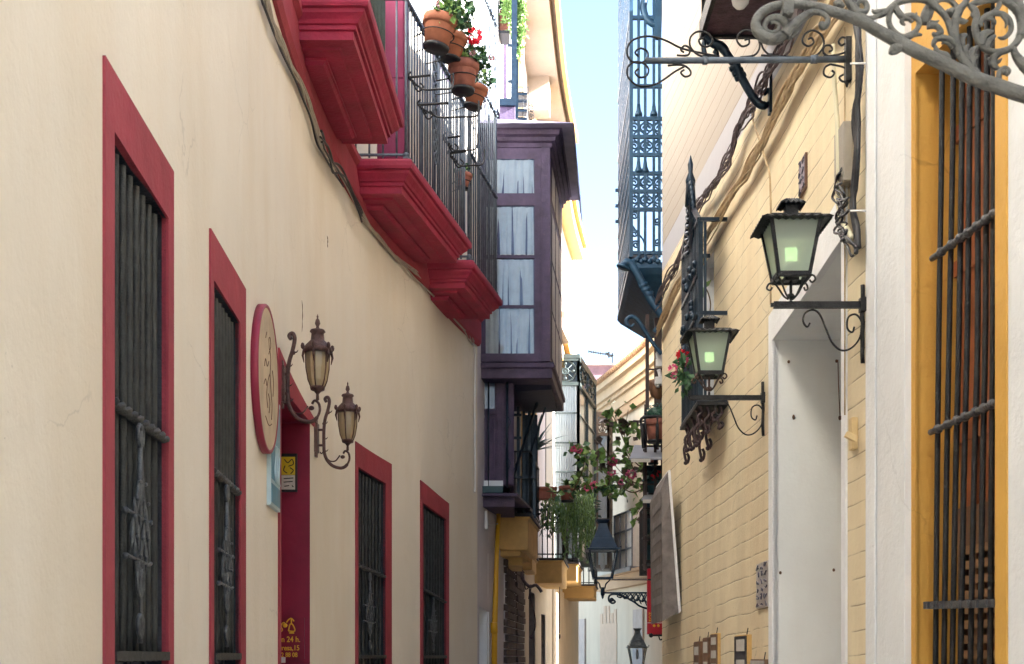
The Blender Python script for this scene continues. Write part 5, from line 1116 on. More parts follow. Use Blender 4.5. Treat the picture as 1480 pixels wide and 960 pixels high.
def glazed_bay(x0, x1, x2, zA, zB, yt, yb, name_label, parent, panes, lace, ironm):
    """near face x0..x1 at zA; street face x1..x2 reaching zB"""
    t, b = P(0, yt, zA).z, P(0, yb, zA).z
    a = P(x0, 0, zA).x; c = P(x1, 0, zA).x; d = P(x2, 0, zB).x
    m = MB(); m.loft([[Vector((a - .2, zA, z)), Vector((c, zA, z)), Vector((d, zB, z)), Vector((d - .8, zB, z)), Vector((a - .2, zB - .2, z))] for z in (b, b + .12)])
    m.loft([[Vector((a - .2, zA - .05, z)), Vector((c + .03, zA - .05, z)), Vector((d + .05, zB, z)), Vector((d - .8, zB, z)), Vector((a - .2, zB - .2, z))] for z in (t, t + .10)])
    o = m.build('glazed_bay', ironm, parent)
    m = MB(); faces = ((Vector((a, zA, 0)), Vector((c, zA, 0))), (Vector((c, zA, 0)), Vector((d, zB, 0))))
    for fi, (p, q) in enumerate(faces):
        for k in range(2 if fi == 0 else 3):
            f = k / (1 if fi == 0 else 2); u = p.lerp(q, f); m.bar(u + Vector((0, 0, b)), u + Vector((0, 0, t)), .07)
        for y in panes:
            z = P(0, y, zA).z; m.bar(p + Vector((0, 0, z)), q + Vector((0, 0, z)), .03)
        zl = P(0, lace, zA).z; m.bar(p + Vector((0, 0, zl)), q + Vector((0, 0, zl)), .09); m.bar(p + Vector((0, 0, t - .03)), q + Vector((0, 0, t - .03)), .08)
        # lacework: circle, diagonals and small rings
        n = 1 if fi == 0 else 2
        for k in range(n):
            cc = p.lerp(q, (k + .5) / n); hw = (q - p).length / n / 2 * .86; hh = (t - zl) / 2 * .82; dr = (q - p).normalized(); zc_ = (t + zl) / 2
            cir = lambda s_: [cc + dr * (hw * s_ * math.cos(w * math.pi / 10)) + Vector((0, 0, zc_ + hh * s_ * math.sin(w * math.pi / 10))) for w in range(21)]
            m.tube(cir(1), .022, 5); m.tube(cir(.28), .02, 5)
            for w in (45, 90, 135, 0):
                v = dr * hw * math.cos(R(w)) + Vector((0, 0, hh * math.sin(R(w)))); ce = cc + Vector((0, 0, zc_)); m.tube([ce - v, ce + v], .014, 5)
            for w in range(4):
                v = dr * hw * .7 * math.cos(R(w * 90)) + Vector((0, 0, hh * .7 * math.sin(R(w * 90)))); m.ball(cc + Vector((0, 0, zc_)) + v, .05, 6)
    m.build('iron_frame', ironm, o)
    m = MB(); zl = P(0, lace, zA).z
    for p, q in faces:
        n = Vector((0, .06, 0)) if p.y == q.y else Vector((-.06, 0, 0)); N = 40; vv = []
        for j in range(N + 1):
            u = p.lerp(q, j / N) + n * (1 + .5 * math.sin(j * 1.7)); vv += [u + Vector((0, 0, b)), u + Vector((0, 0, zl))]
        m.add(vv, [(2 * j, 2 * j + 2, 2 * j + 3, 2 * j + 1) for j in range(N)], True)
    m.build('curtain', mk('bright_net_curtain', (.70, .71, .70), .9, var=.05, bump=0), o)
    m = MB()
    for p, q in faces:
        n = Vector((0, .02, 0)) if p.y == q.y else Vector((-.02, 0, 0)); m.add([p + n + Vector((0, 0, b)), q + n + Vector((0, 0, b)), q + n + Vector((0, 0, t)), p + n + Vector((0, 0, t))], [(0, 1, 2, 3)])
    m.build('pane', GLASS, o); return o
glazed_bay(798, 836, 860, 33.4, 36.6, 518, 808, '', pale, (597, 640, 682), 555, mk('dark_green_iron', (.04, .055, .055), .5, .3, var=.3, bump=0))
glazed_bay(863, 879, 884, 41.5, 43.0, 600, 822, '', pale, (660, 705, 750), 628, mk('brown_grey_iron', (.16, .12, .09), .6, .2, var=.3, bump=0))
# ---------------------------------------------------------------- far building closing the lane
far = root('far_building', (3.5, 44, 0), 'cream building with a sunlit sloping cornice closing the far end of the lane', 'building')
EH = P(862, 577, 46.5).z
m = MB(); FW.face(m, 0, FW.s[-1], 0, EH, []); 
pts = [FW.xy(FW.s[-1] * i / 8) for i in range(9)]; m.add([Vector((x, y, EH)) for x, y in pts] + [Vector((14, 55, EH)), Vector((14, 33, EH))], [tuple(range(11))]); m.build('wall', FARC, far)
m = MB(); FW.slab(m, 0, FW.s[-1], EH - 1.25, EH - .95, 0, .12); m.build('cornice_shade_band', FARB, far)  # warm glowing shade under the cornice, put into an orange strip
m = MB()
for z0, z1, o_ in ((EH - .95, EH - .62, .18), (EH - .62, EH - .5, .3), (EH - .5, EH - .2, .42), (EH - .2, EH, .6)): FW.slab(m, 0, FW.s[-1], z0, z1, 0, o_)
co = m.build('cornice', mk('far_cornice_paint', (.44, .33, .21), .8, var=.08, bump=0), far)
m = MB(); t = 0
while t < FW.s[-1]:
    p = FW.at(t, EH + .05, .72); q = FW.at(t, EH + .42, -.5); m.tube([p, q], .075, 6); t += .21
FW.slab(m, 0, FW.s[-1], EH, EH + .08, -.5, .66); m.build('roof', TILE, far)
m = MB(); sC = FW.hit(890); FW.slab(m, FW.hit(958), FW.hit(872), P(0, 850, 43).z, P(0, 832, 43).z, 0, .25); FW.slab(m, FW.hit(958), FW.hit(872), P(0, 832, 43).z, P(0, 828, 43).z, 0, .4); m.build('string_course', FARB, far)
for (a, b_, y0, y1, mt, nm) in ((903, 930, 742, 822, 'g', 'window'), (917, 931, 881, 960, 'b', 'window'), (838, 847, 895, 1000, 'b', 'doorway')):
    z_ = FW.xy(FW.hit((a + b_) / 2))[1]; s0, s1 = FW.hit(b_), FW.hit(a)
    m = MB(); FW.slab(m, s0, s1, P(0, y1, z_).z, P(0, y0, z_).z, 0, .06 if mt != 'g' else .35); w_ = m.build(nm, mk('pale_grey_blind', (.36, .30, .27), .7, var=.15, bump=0) if mt == 'b' else CURT, far)
    if mt == 'g':
        m = MB()
        for k in range(4): t = s0 + (s1 - s0) * k / 3; m.bar(FW.at(t, P(0, y1, z_).z, .37), FW.at(t, P(0, y0, z_).z, .37), .05)
        for k in range(4): z__ = P(0, y1 + (y0 - y1) * k / 3, z_).z; m.bar(FW.at(s0, z__, .37), FW.at(s1, z__, .37), .05)
        FW.slab(m, s0, s1, P(0, y1 + 6, z_).z, P(0, y1, z_).z, 0, .45); m.build('frame', BLUEM if False else mk('grey_window_frame', (.16, .17, .19), .6, bump=0), w_)
m = MB(); FW.slab(m, FW.hit(892), FW.hit(868), 0, P(0, 900, 44).z, 0, .02)
for k in range(5): a = 868 + k * 5; FW.slab(m, FW.hit(a + 3.5), FW.hit(a), P(0, 900, 44).z, P(0, 868 + random.uniform(0, 18), 44).z, 0, .02)
m.build('damp_patch', mk('pinkish_patch', (.53, .39, .28), .85, var=.08, bump=0), far)
mv = root('mauve_building', (5, 62, 0), 'mauve walled building with a flat top behind the far cornice', 'building')
m = MB(); m.bb(P(835, 0, 60).x, P(960, 0, 60).x, 60, 66, 0, P(0, 528, 60).z); m.build('wall', PURW, mv); m = MB(); m.bb(P(834, 0, 59.8).x, P(961, 0, 59.8).x, 59.8, 66.2, P(0, 528, 60).z, P(0, 526, 60).z); m.build('parapet', PALE, mv)
m = MB(); m.bb(P(916, 0, 58).x, P(934, 0, 58).x, 58, 58.8, P(0, 530, 58).z, P(0, 504, 58).z)
for k in range(6): m.bb(P(915, 0, 58).x, P(935, 0, 58).x, 57.95, 58, P(0, 507 + 4 * k, 58).z, P(0, 505 + 4 * k, 58).z)
tag(m.build('roof_louvre', mk('blue_grey_louvre', (.16, .24, .36), .5, bump=0)), 'blue-grey louvred box on the roof line behind the far cornice', 'roof vent')
an = root('tv_antenna', P(885, 527, 58), 'thin television antenna on the mauve roof, pointing left', 'antenna'); m = MB(); m.bar(P(885, 527, 58), P(885, 510, 58), .05); m.bar(P(850, 508, 58), P(887, 514, 58), .05)
for k in range(9): px = 851 + k * 3.4; m.bar(P(px, 506 + k * .5, 58), P(px, 510.5 + k * .5, 58), .03)
m.bar(P(880, 509, 58), P(880, 517, 58), .08); m.bar(P(876, 510, 58), P(884, 516, 58), .06); m.build('boom', IRON, an)
# ---------------------------------------------------------------- right side beyond the corner: blue cage balcony
rb = root('corner_house', (3, 20, 0), 'house beyond the ochre corner carrying the tall blue iron balcony cage', 'building')
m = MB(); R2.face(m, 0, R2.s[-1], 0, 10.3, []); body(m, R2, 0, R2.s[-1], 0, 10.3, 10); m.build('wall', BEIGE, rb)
zn, zf = 17.0, 19.6; xo0 = P(912, 0, zn).x; xo1 = P(895, 0, zf).x; xw = 2.06
base = P(0, 372, zn).z; TOPC = 11.6
cg = MB(); 
def cr(e, z): return [Vector((xw + .3, zn - e, z)), Vector((xo0 - e, zn - e, z)), Vector((xo1 - e, zf + e, z)), Vector((xw + .6, zf + e, z))]
cg.loft([cr(-.34, P(0, 428, zn).z), cr(-.06, P(0, 400, zn).z), cr(-.02, P(0, 396, zn).z), cr(.03, P(0, 388, zn).z), cr(.03, P(0, 380, zn).z)]); cage = cg.build('cage_balcony', BLUEM, rb, .005)
m = MB(); C0 = Vector((xw, zn, 0)); C1 = Vector((xo0, zn, 0)); C2 = Vector((xo1, zf, 0)); Zv = lambda h: Vector((0, 0, h))
for px in (923, 932.5, 945, 953): x = P(px, 0, zn).x; m.bar((x, zn, base), (x, zn, TOPC), .035)
m.bar(C1 + Zv(base), C1 + Zv(TOPC), .05)
for k in range(20): p = C1.lerp(C2, k / 19); m.bar(p + Zv(base), p + Zv(TOPC), .035)
for k in range(8):
    h = base + .15 + k * .6
    for w in range(9):
        p = C1.lerp(C2, (w + .5) / 9); pts = [p + Vector((0, .13 * math.cos(a * .7) , .13 * math.sin(a * .7) + h)) for a in range(9)]; m.tube(pts, .018, 5)
for y in (26, 125, 172, 198, 224, 251, 277, 303, 366): 
    h = P(0, y, zn).z; m.bar(C0 + Zv(h), C1 + Zv(h), .045); m.bar(C1 + Zv(h), C2 + Zv(h), .05)
for y in (172, 198, 224): p = C1 + Zv(P(0, y, zn).z); q = C2 + Zv(p.z); m.bar(q, q + Vector((-.06, 0, 0)), .04)
for px, y in ((923, 160), (945, 160), (932.5, 242), (923, 242)): 
    m.lathe(P(px, y + 8, zn), [(.05, 0), (.05, .03), (.03, .08), (.02, .16)], 6)
m.build('bars', BLUEM, cage)
m = MB()
def scroll(cx, cy, r, a0, sgn=1, turns=1.6): m.tube(spiral(cx, cy, r, turns, a0, sgn, zn), .013, 5)
for cy, rr in ((185, 10), (264, 9), (290, 9), (211, 9)):
    for cx, a0, sg in ((917, 180, 1), (931, 0, -1), (938, 180, 1), (951, 0, -1)): scroll(cx, cy, rr * .75, a0, sg)
    for cx in (924, 943): m.tube(trace([(cx - 8, cy - 9), (cx - 2, cy - 4), (cx, cy), (cx - 2, cy + 4), (cx - 8, cy + 9)], zn, 3), .012, 5); m.tube(trace([(cx + 8, cy - 9), (cx + 2, cy - 4), (cx, cy), (cx + 2, cy + 4), (cx + 8, cy + 9)], zn, 3), .012, 5)
for cx, cy in ((917, 312), (917, 338), (919, 354), (950, 320), (950, 350)): scroll(cx, cy, 6, 200, 1 if cx < 930 else -1)
m.tube(trace([(913, 325), (920, 335), (930, 348), (933, 362)], zn), .013, 5); m.tube(trace([(934, -10), (930, 10), (934, 26), (943, 35), (952, 36)], zn), .045, 6); m.bar(P(953, -10, zn), P(950, 56, zn), .09)
for k in range(7): m.ball(P(915 + 6 * k, 378 - (k % 2) * 3, zn - .03), (.045, .03, .04), 6)
m.build('scrollwork', BLUEM, cage)
m = MB(); m.tube(trace([(900, 388), (904, 380), (912, 382), (922, 398), (933, 420), (945, 440), (957, 456)], zn - .05, 5), [.09] * 3 + [.055] * 28, 8)
for x, y in ((930, 413), (934, 419), (938, 426)): m.tube([P(x - 6, y + 2, zn - .06), P(x, y, zn - .07), P(x + 6, y - 3, zn - .06)], [.03, .05, .03], 6)
m.tube(trace([(917, 468), (912, 472), (906, 469), (906, 462), (912, 458), (920, 461), (930, 475), (942, 494), (956, 512)], zn, 5), [.018] * 8 + [.028] * 33, 7); m.bar(P(945, 480, zn), P(950, 474, zn), .05); m.build('console', BLUEM, cage)
m = MB(); m.bb(P(915, 0, zn).x, P(956, 0, zn).x, zn + .3, zf - .2, P(0, 376, zn).z, P(0, 358, zn).z); m.build('blanket_box', mk('grey_box_cage', (.25, .27, .32), .8, var=.2, bump=0), cage)
# below the cage: posts, meter, pots, awnings
m = MB(); zq = 17.4; m.bar(P(935.5, 455, zq), P(935.5, 592, zq), .045, .05); m.bar(P(951, 460, zq), P(951, 640, zq), .10, .05)
for y in (534, 554): m.bar(P(934, y, zq), P(957, y, zq), .02)
for y in (649,): m.bar(P(931, y, zq + .2), P(931, y + 175, zq + .2), .03)
for px in (933, 947, 957):
    m.bar(P(px, 585, zq + .1), P(px, 825, zq + .1), .035)
for y in (609, 645, 700, 735, 780, 822): m.bar(P(915 if y == 609 else 929, y, zq + .1), P(965, y, zq + .1), .022)
m.build('lower_railing', mk('brown_iron', (.055, .04, .04), .6, .3, var=.4, bump=0), rb)
m = MB(); m.box(P(954, 520, 17.2), (.11, .12, .20)); tag(m.build('junction_box', BOXW, None, .008), 'upper and larger grey-white junction box under the blue cage at the ochre corner', 'junction box', 'junction boxes at the ochre corner')
m = MB(); m.box(P(952, 551, 17.2), (.10, .10, .10)); m.tube([P(952, 534, 17.2), P(955, 545, 17.2), P(950, 560, 17.2)], .03); tag(m.build('junction_box', BOXW, None, .008), 'lower and smaller junction box with a cable stub, just above the hanging basket', 'junction box', 'junction boxes at the ochre corner')
m = MB(); m.lathe(P(951, 572, 17.4), [(.02, -.06), (.10, 0), (.13, .12), (.13, .2)], 12); tag(m.build('hanging_basket', BWOOD), 'small brown hanging basket just under the junction boxes', 'basket')
def bush(rt, c, r): 
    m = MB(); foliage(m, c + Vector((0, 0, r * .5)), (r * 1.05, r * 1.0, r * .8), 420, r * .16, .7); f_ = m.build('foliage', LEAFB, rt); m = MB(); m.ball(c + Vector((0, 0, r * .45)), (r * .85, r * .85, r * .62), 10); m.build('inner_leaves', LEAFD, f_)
pot(949, 623, 17.3, 36, 'round clipped bluish bush in a terracotta pot at the ochre corner', TERRB, bush, 0, None)
m = MB(); u = 17.15; m.tube(smooth_path([P(x, y, u) for x, y in [(926, 612), (929, 604), (950, 602), (964, 604)]], 4), .02); m.tube([P(932, 605, u), P(935, 640, u)], .012); m.tube([P(950, 603, u), P(950, 650, u)], .022); m.tube([P(928, 612, u), P(931, 648, u)], .03); tag(m.build('pot_holder', IRON), 'black iron holder caging the round bush pot', 'pot holder')
for (poly, lb) in (([(917, 646), (967, 646), (967, 663), (910, 668), (908, 664)], 'upper grey flat awning sticking out under the round bush'), ([(938, 711), (960, 711), (960, 722), (927, 727), (926, 722)], 'lower grey flat awning beneath the upper one at the ochre corner')):
    rt = root('window_awning', P(960, poly[2][1], 17.3), lb, 'awning', 'grey awnings at the ochre corner'); y0 = poly[0][1]; y1 = poly[3][1]
    xa = P(poly[0][0], 0, 18.3).x; zf_, zn_ = 18.3, 16.9
    t_ = P(0, y0, zf_).z; b_ = P(0, y1 - 3, zn_).z
    m = MB(); m.prism([Vector((P(poly[3][0], 0, zn_).x, zn_, b_)), Vector((P(970, 0, zn_).x, zn_, b_)), Vector((P(970, 0, zf_).x, zf_, t_)), Vector((xa, zf_, t_))], (0, 0, .025)); m.build('sheet', AWN, rt)
    m = MB(); m.bb(P(poly[3][0] + 2, 0, zn_).x, P(poly[3][0] + 30, 0, zn_).x, zn_ - .02, zn_ - .004, b_ - .03, b_ + .015); m.build('pale_edge', PALE, rt)
def cpot(px, py, z, w, label, mat, seedn, leaf=LEAF, blooms=(), name='flower_pot', grp='planters at the ochre corner'):
    def f(rt, c, r):
        m = MB(); foliage(m, c + Vector((0, 0, r * .4)), (r * 1.3, r, r * .9), seedn, r * .5, .6); m.build('foliage', leaf, rt)
        for x, z_, mt in blooms: b = MB(); bloom(b, c + Vector((x * r, -r * .8, z_ * r)), r * .45, 22); b.build('bloom', mt, rt)
    return pot(px, py, z, w, label, mat, f, 0, grp)
cpot(945, 705, 17.6, 22, 'pot of leafy plants with red blooms between the two grey awnings', TEAL, 160, LEAFB, ((-.2, .3, BLOOM), (.5, .9, BLOOM)))
cpot(944, 662, 18.4, 20, 'pot of fresh green leaves directly below the round bush', TERRB, 90, LEAFL)
cpot(944, 762, 17.8, 26, 'teal pot on the dark shelf below the lower awning', TEAL, 30, LEAFD)
cpot(944, 800, 17.8, 26, 'lowest teal pot on the dark shelf above the red hotel sign', TEAL, 30, LEAFD)
m = MB(); m.bb(P(931, 0, 18.2).x, P(966, 0, 18.2).x, 18.2, 18.9, P(0, 828, 18.2).z, P(0, 732, 18.2).z); m.build('dark_window', DARK, rb)
m = MB()
for y in (776, 815, 738): m.bar(P(930, y, 17.7), P(962, y + 2, 17.7), .5, .02)
m.build('shelf', IRON, rb)
m = MB(); m.bb(P(931, 0, 17.9).x, P(966, 0, 17.9).x, 17.95, 18.0, P(0, 735, 17.9).z, P(0, 672, 17.9).z); m.build('dark_backing', NAVY, rb)
# flowers in the window cage and the sprig in the niche
cf = root('potted_flower', P(984, 560, 11.6), 'pink and red flowering plant hanging out of the black pointed window cage', 'plant')
m = MB(); foliage(m, P(986, 540, 11.3), (.05, .2, .18), 60, .10, .6); fo = m.build('foliage', LEAF, cf)
for x, y, r_, mt in ((987, 514, .055, BLOOM), (973, 534, .045, BLOOMP), (974, 544, .03, BLOOMP), (988, 522, .045, BLOOMP)): b = MB(); bloom(b, P(x, y, 11.3), r_, 24); b.build('bloom', mt, cf)
m = MB(); m.tube(smooth_path([P(x, y, 11.35) for x, y in [(985, 540), (980, 528), (973, 530)]], 4), .006); m.tube([P(986, 545, 11.35), P(987, 516, 11.3)], .006); m.build('stem', LEAFL, fo)
sp = root('leaf_sprig', P(1026, 460, 12), 'thin curved sprig with one green leaf in the narrow wall niche', 'plant')
m = MB(); m.tube(smooth_path([P(x, y, 11.9) for x, y in [(1025, 458), (1027, 440), (1024, 425), (1019, 415)]], 4), .006); st = m.build('stem', STEM, sp)
m = MB()
for k in range(3): m.leaf(P(1019, 414, 11.9), .13, .6, Vector((-.35 + .2 * k, -.3, -.8)).normalized())
m.leaf(P(1020, 416, 11.9), .09, .6, Vector((.3, -.3, .4)).normalized()); m.build('leaf', LEAFL, st)
# ---------------------------------------------------------------- hotel banner sign
z = 16.4; hs = root('banner_sign', P(950, 917, z), 'red vertical hotel banner sign with gold letters and two dots at the ochre corner', 'sign')
m = MB(); a = P(935.5, 822, z); b_ = P(964, 917, z); m.bb(a.x, b_.x, z, z + .05, b_.z, a.z); m.build('panel', REDSIGN, hs, .003)
m = MB(); m.bb(b_.x, b_.x + .02, z - .004, z + .05, b_.z - .01, a.z); m.bb(a.x, b_.x, z - .004, z, P(0, 900, z).z - .006, P(0, 900, z).z); m.build('white_edge', WHITE, hs)
uu = z / FOC
for s_, y in (('HOT', 890.5), ('CEN', 895.5), ('HOST', 900.5)): text(s_, 'lettering', GOLD, hs, P(937.5, y - 1.5, z - .006), 6.2 * uu, (R(90), 0, 0), sx=.95)
m = MB()
for px in (945.5, 951.5): m.ball(P(px, 904.5, z - .004), (2.0 * uu, .006, 2.0 * uu), 10)
m.build('gold_dots', GOLD, hs)
m = MB(); m.bar(P(938, 918.5, z), P(966, 918.5, z), .025); m.ball(P(941, 918.5, z), .03); m.tube(smooth_path([P(x, y, z) for x, y in [(952, 919), (954, 925), (958, 923), (962, 920)]], 3), .008); m.bar(P(936, 838, z - .03), P(953, 838, z - .03), .02); m.build('bracket', IRON, hs)
m = MB(); m.bb(P(960, 0, 16.2).x, P(967, 0, 16.2).x, 16.2, 16.4, 0, P(0, 918, 16.2).z); tag(m.build('corner_post', mk('grey_post', (.12, .12, .12), .6, var=.2, bump=0)), 'grey metal post under the red hotel banner', 'post')
m = MB(); m.tube([P(968.5, 1000, 15.9), P(968.5, 918, 15.9)], .02, 8); tag(m.build('corner_pipe', WHITE), 'white thin pipe at the foot of the ochre corner', 'pipe')
m = MB(); m.bar(P(884, 838, 20), P(952, 838, 17.2), .02); m.bar(P(885, 835.5, 20), P(952, 836, 17.2), .008); tag(m.build('stretched_cable', CABLEP), 'horizontal cable stretched behind the dark lamp at the far corner', 'cable')
# ---------------------------------------------------------------- street lanterns of the classic kind
def villa_lamp(px, ybase, z, k, mat, label, arm_to, filigree=True, glow=(.75, .85, 1)):
    """px: centre, ybase: bottom of the glass, k: metres scale in pixels of the nearer lamp"""
    u = z / FOC * k; o = P(px, ybase, z); rt = root('street_lamp', o, label, 'lamp', 'classic hanging lane lanterns'); V = lambda x, y, d=0: o + Vector((x * u, d * u, -y * u))
    c4 = lambda w, y: [V(-w, y, -w), V(w, y, -w), V(w, y, w), V(-w, y, w)]
    m = MB(); m.loft([c4(24, -40), c4(24, -42), c4(20, -43), c4(14, -57), c4(13.4, -57.5), c4(12.5, -60), c4(8, -70), c4(6.5, -76), c4(6, -79)]); m.loft([c4(6, -79), c4(7, -80), c4(9.5, -84), c4(9, -85), c4(8, -85)])
    m.ball(V(24, -44, -24), 1.6 * u, 6); m.ball(V(-24, -44, -24), 1.6 * u, 6); m.build('roof', mat, rt)
    m = MB()
    for sx in (-1, 1):
        for sy in (-1, 1): m.bar(V(sx * 13, 0, sy * 13), V(sx * 20, -40, sy * 20), 2.4 * u)
    for w, y in ((13, 0), (20, -40)):
        q = c4(w, y)
        for i in range(4): m.bar(q[i], q[(i + 1) % 4], 2.4 * u)
    m.build('frame', mat, rt)
    m = MB(); a, b = c4(12.6, -.5), c4(19.6, -40)
    for i in range(4): m.add([a[i], a[(i + 1) % 4], b[(i + 1) % 4], b[i]], [(0, 1, 2, 3)])
    m.build('glass', GLASS, rt)
    m = MB(); m.lathe(V(0, -12), [(.3 * u, 0), (3 * u, 3 * u), (4 * u, 10 * u), (3 * u, 18 * u), (2 * u, 24 * u)], 10); m.build('bulb', BOXW, rt)
    m = MB()
    for sx in (-1, 1): m.tube(smooth_path([V(sx * 12, 0), V(sx * 9, 4), V(sx * 5, 8), V(sx * 3, 15)], 4), 1.1 * u)
    m.lathe(V(0, 28), [(.3 * u, -2 * u), (1.5 * u, 0), (2 * u, 3 * u), (3 * u, 4 * u), (3 * u, 12 * u), (2 * u, 15 * u)], 8)
    if arm_to:
        L_ = (arm_to - px) / k; m.bar(V(0, 21), V(L_, 21), 2.2 * u, 2.4 * u)
        if filigree:
            m.tube(smooth_path([V(x, y) for x, y in [(14, 30), (18, 34), (14, 36), (9, 32), (10, 25), (18, 23), (30, 26), (45, 34), (58, 42), (L_, 50)]], 5), [1.6 * u] * 20 + [1.5 * u] * 26, 6); m.ball(V(13, 31), 3.2 * u)
            for a_ in range(6):
                x = 24 + a_ * 8; m.tube(smooth_path([V(x, 22), V(x + 4, 25 + a_), V(x + 2, 28 + a_ * 1.5), V(x - 3, 26 + a_), V(x, 23)], 3), 1.0 * u, 5); m.tube([V(x, 22), V(x + 8, 30 + a_ * 2.5)], .9 * u, 5); m.tube([V(x + 6, 22), V(x, 26 + a_ * 2)], .9 * u, 5)
                m.ball(V(x + 3, 26 + a_ * 1.6), 1.7 * u, 6)
        xw_ = V(L_, 0).x; m.bb(xw_ - .02, xw_ + .03, z - .04, z + .04, V(0, 54).z, V(0, 15).z)
    m.build('bracket', mat, rt)
villa_lamp(871, 836, 16.9, 1.0, NAVY, 'nearer dark navy lantern on a filigree arm with blue-grey glass in mid lane', 964)
villa_lamp(921, 961, 26.0, .62, GREENL, 'small distant grey-green lantern at the bottom edge, seen against the cream wall', 960, False)
# ---------------------------------------------------------------- plants of the middle distance
def strap_plant(c, n, L, mat, rt, droop=.6, w=.02, name='leaves'):
    m = MB(); c = Vector(c)
    for _ in range(n):
        a = random.random() * 6.28; e = random.uniform(.2, 1.2); l = L * random.uniform(.6, 1.1); h = Vector((math.cos(a), math.sin(a), 0)); pts = []; side = Vector((-h.y, h.x, 0)) * w
        for i in range(7):
            t = i / 6; pts.append(c + h * l * t * math.cos(e) + Vector((0, 0, l * (t * math.sin(e) - droop * t * t * .8))))
        vv = []; 
        for i, p in enumerate(pts): ww = 1 - (i / 6) ** 2 * .95; vv += [p - side * ww, p + side * ww]
        m.add(vv, [(2 * i, 2 * i + 1, 2 * i + 3, 2 * i + 2) for i in range(6)])
    return m.build(name, mat, rt)
ag = root('spiky_plant', P(775, 665, 27), 'large spiky plant with long bluish straps over the balcony planter', 'plant'); ag_l = strap_plant(P(773, 652, 26.5), 26, 1.0, LEAFB, ag, .35, .045)
m = MB(); m.tube([P(774, 700, 27), P(774, 650, 26.7)], .05); m.build('stem', STEM, ag)
pl_ = root('long_planter', P(789, 721, 27.6), 'long terracotta balcony trough under the spiky plant', 'planter'); m = MB(); m.bb(P(773, 0, 27.6).x, P(804, 0, 27.6).x, 27.6, 27.9, P(0, 721, 27.6).z, P(0, 706, 27.6).z); m.bb(P(772, 0, 27.6).x, P(805, 0, 27.6).x, 27.57, 27.93, P(0, 708, 27.6).z, P(0, 704, 27.6).z); m.build('trough', TERRB, pl_, .01)
m = MB(); m.bb(P(774, 0, 27.6).x, P(803, 0, 27.6).x, 27.63, 27.87, P(0, 706, 27.6).z, P(0, 703, 27.6).z); m.build('soil', ROUGH, pl_)
def spider(rt, c, r): strap_plant(c, 60, r * 2.2, LEAFL, rt, .6, .022)
pot(820, 714, 27.4, 25, 'small terracotta pot with an arching pale green spider plant', TERRB, spider, 0, None)
hp = root('trailing_plant', P(828, 790, 28), 'mass of thin green trailing stems hanging over the balcony railing', 'plant')
m = MB(); m2 = MB()
for k in range(95):
    px = random.choice([random.gauss(828, 14), random.gauss(845, 10), random.uniform(782, 860)]); y0 = random.uniform(705, 735); L_ = random.uniform(25, 85) * (1 if px > 808 else .7); z = 27.8 + random.uniform(-.3, .8); pts = []
    x = px
    for i in range(6): x += random.gauss(0, 1.8); pts.append(P(x, y0 + L_ * i / 5, z))
    m2.tube(pts, .010, 4)
    for _ in range(int(L_ / 3.2)):
        f = random.random() * 4.99; i = int(f); p = pts[i].lerp(pts[i + 1], f - i); m.leaf(p + Vector((random.gauss(0, .03), random.gauss(0, .03), 0)), random.uniform(.07, .14), .32, Vector((random.gauss(0, .7), random.gauss(0, .7), -1)).normalized())
st = m2.build('stem', LEAFL, hp); m.build('foliage', mk('willowy_leaf', (.18, .31, .15), .5, var=.5, vs_=9, bump=0), hp)
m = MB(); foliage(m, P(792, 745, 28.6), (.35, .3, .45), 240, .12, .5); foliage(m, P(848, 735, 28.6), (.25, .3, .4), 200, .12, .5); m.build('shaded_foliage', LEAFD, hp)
def branchy(rt, paths, z, leafn, LL, mats, blooms, r=.012):
    ms = MB(); ml = [MB() for _ in mats]
    for pts in paths:
        q = smooth_path([P(x, y, z + d) for x, y, d in pts], 5); ms.tube(q, [r * (1 - .6 * i / len(q)) for i in range(len(q))], 5)
        for _ in range(int(leafn * len(q))):
            i = random.randrange(len(q)); k = random.randrange(len(mats)); ml[k].leaf(q[i] + Vector((random.gauss(0, .07), random.gauss(0, .09), random.gauss(0, .07))), LL * random.uniform(.6, 1.2), .8, Vector((random.gauss(0, .8), random.gauss(0, .8), random.gauss(-.5, .6))).normalized())
    st = ms.build('stem', STEM, rt)
    for k, mt in enumerate(mats): ml[k].build('foliage', mt, rt)
    for x, y, rr in blooms: b = MB(); bloom(b, P(x, y, z - .1), rr, 26); b.build('bloom', BLOOMP, rt)
bo = root('bougainvillea', P(905, 730, 24), 'bougainvillea with wine-green leaves and pink blooms spreading between far bay and ochre corner', 'plant')
branchy(bo, [[(960, 690, 0), (935, 680, .1), (915, 665, 0), (903, 640, 0), (905, 612, 0), (908, 592, 0)], [(915, 665, 0), (900, 670, .1), (882, 660, 0), (868, 640, 0)], [(903, 640, 0), (893, 615, .1), (885, 600, 0), (878, 596, 0)], [(950, 700, 0), (925, 700, 0), (905, 690, -.1), (885, 668, 0)], [(940, 700, 0), (915, 712, 0), (895, 700, 0), (880, 680, 0), (866, 668, 0)], [(905, 620, 0), (915, 610, 0), (925, 616, 0)], [(920, 690, 0), (908, 660, 0), (898, 650, 0)], [(935, 720, 0), (925, 735, 0), (920, 745, 0)]], 22, 1.7, .17, [LEAFP, LEAFL, LEAFL], [(886, 668, .08), (884, 682, .07), (912, 686, .09), (897, 697, .06)])
ge = root('climbing_geranium', P(850, 710, 26), 'green climbing geranium with pink flower clusters in front of the black glazed bay', 'plant')
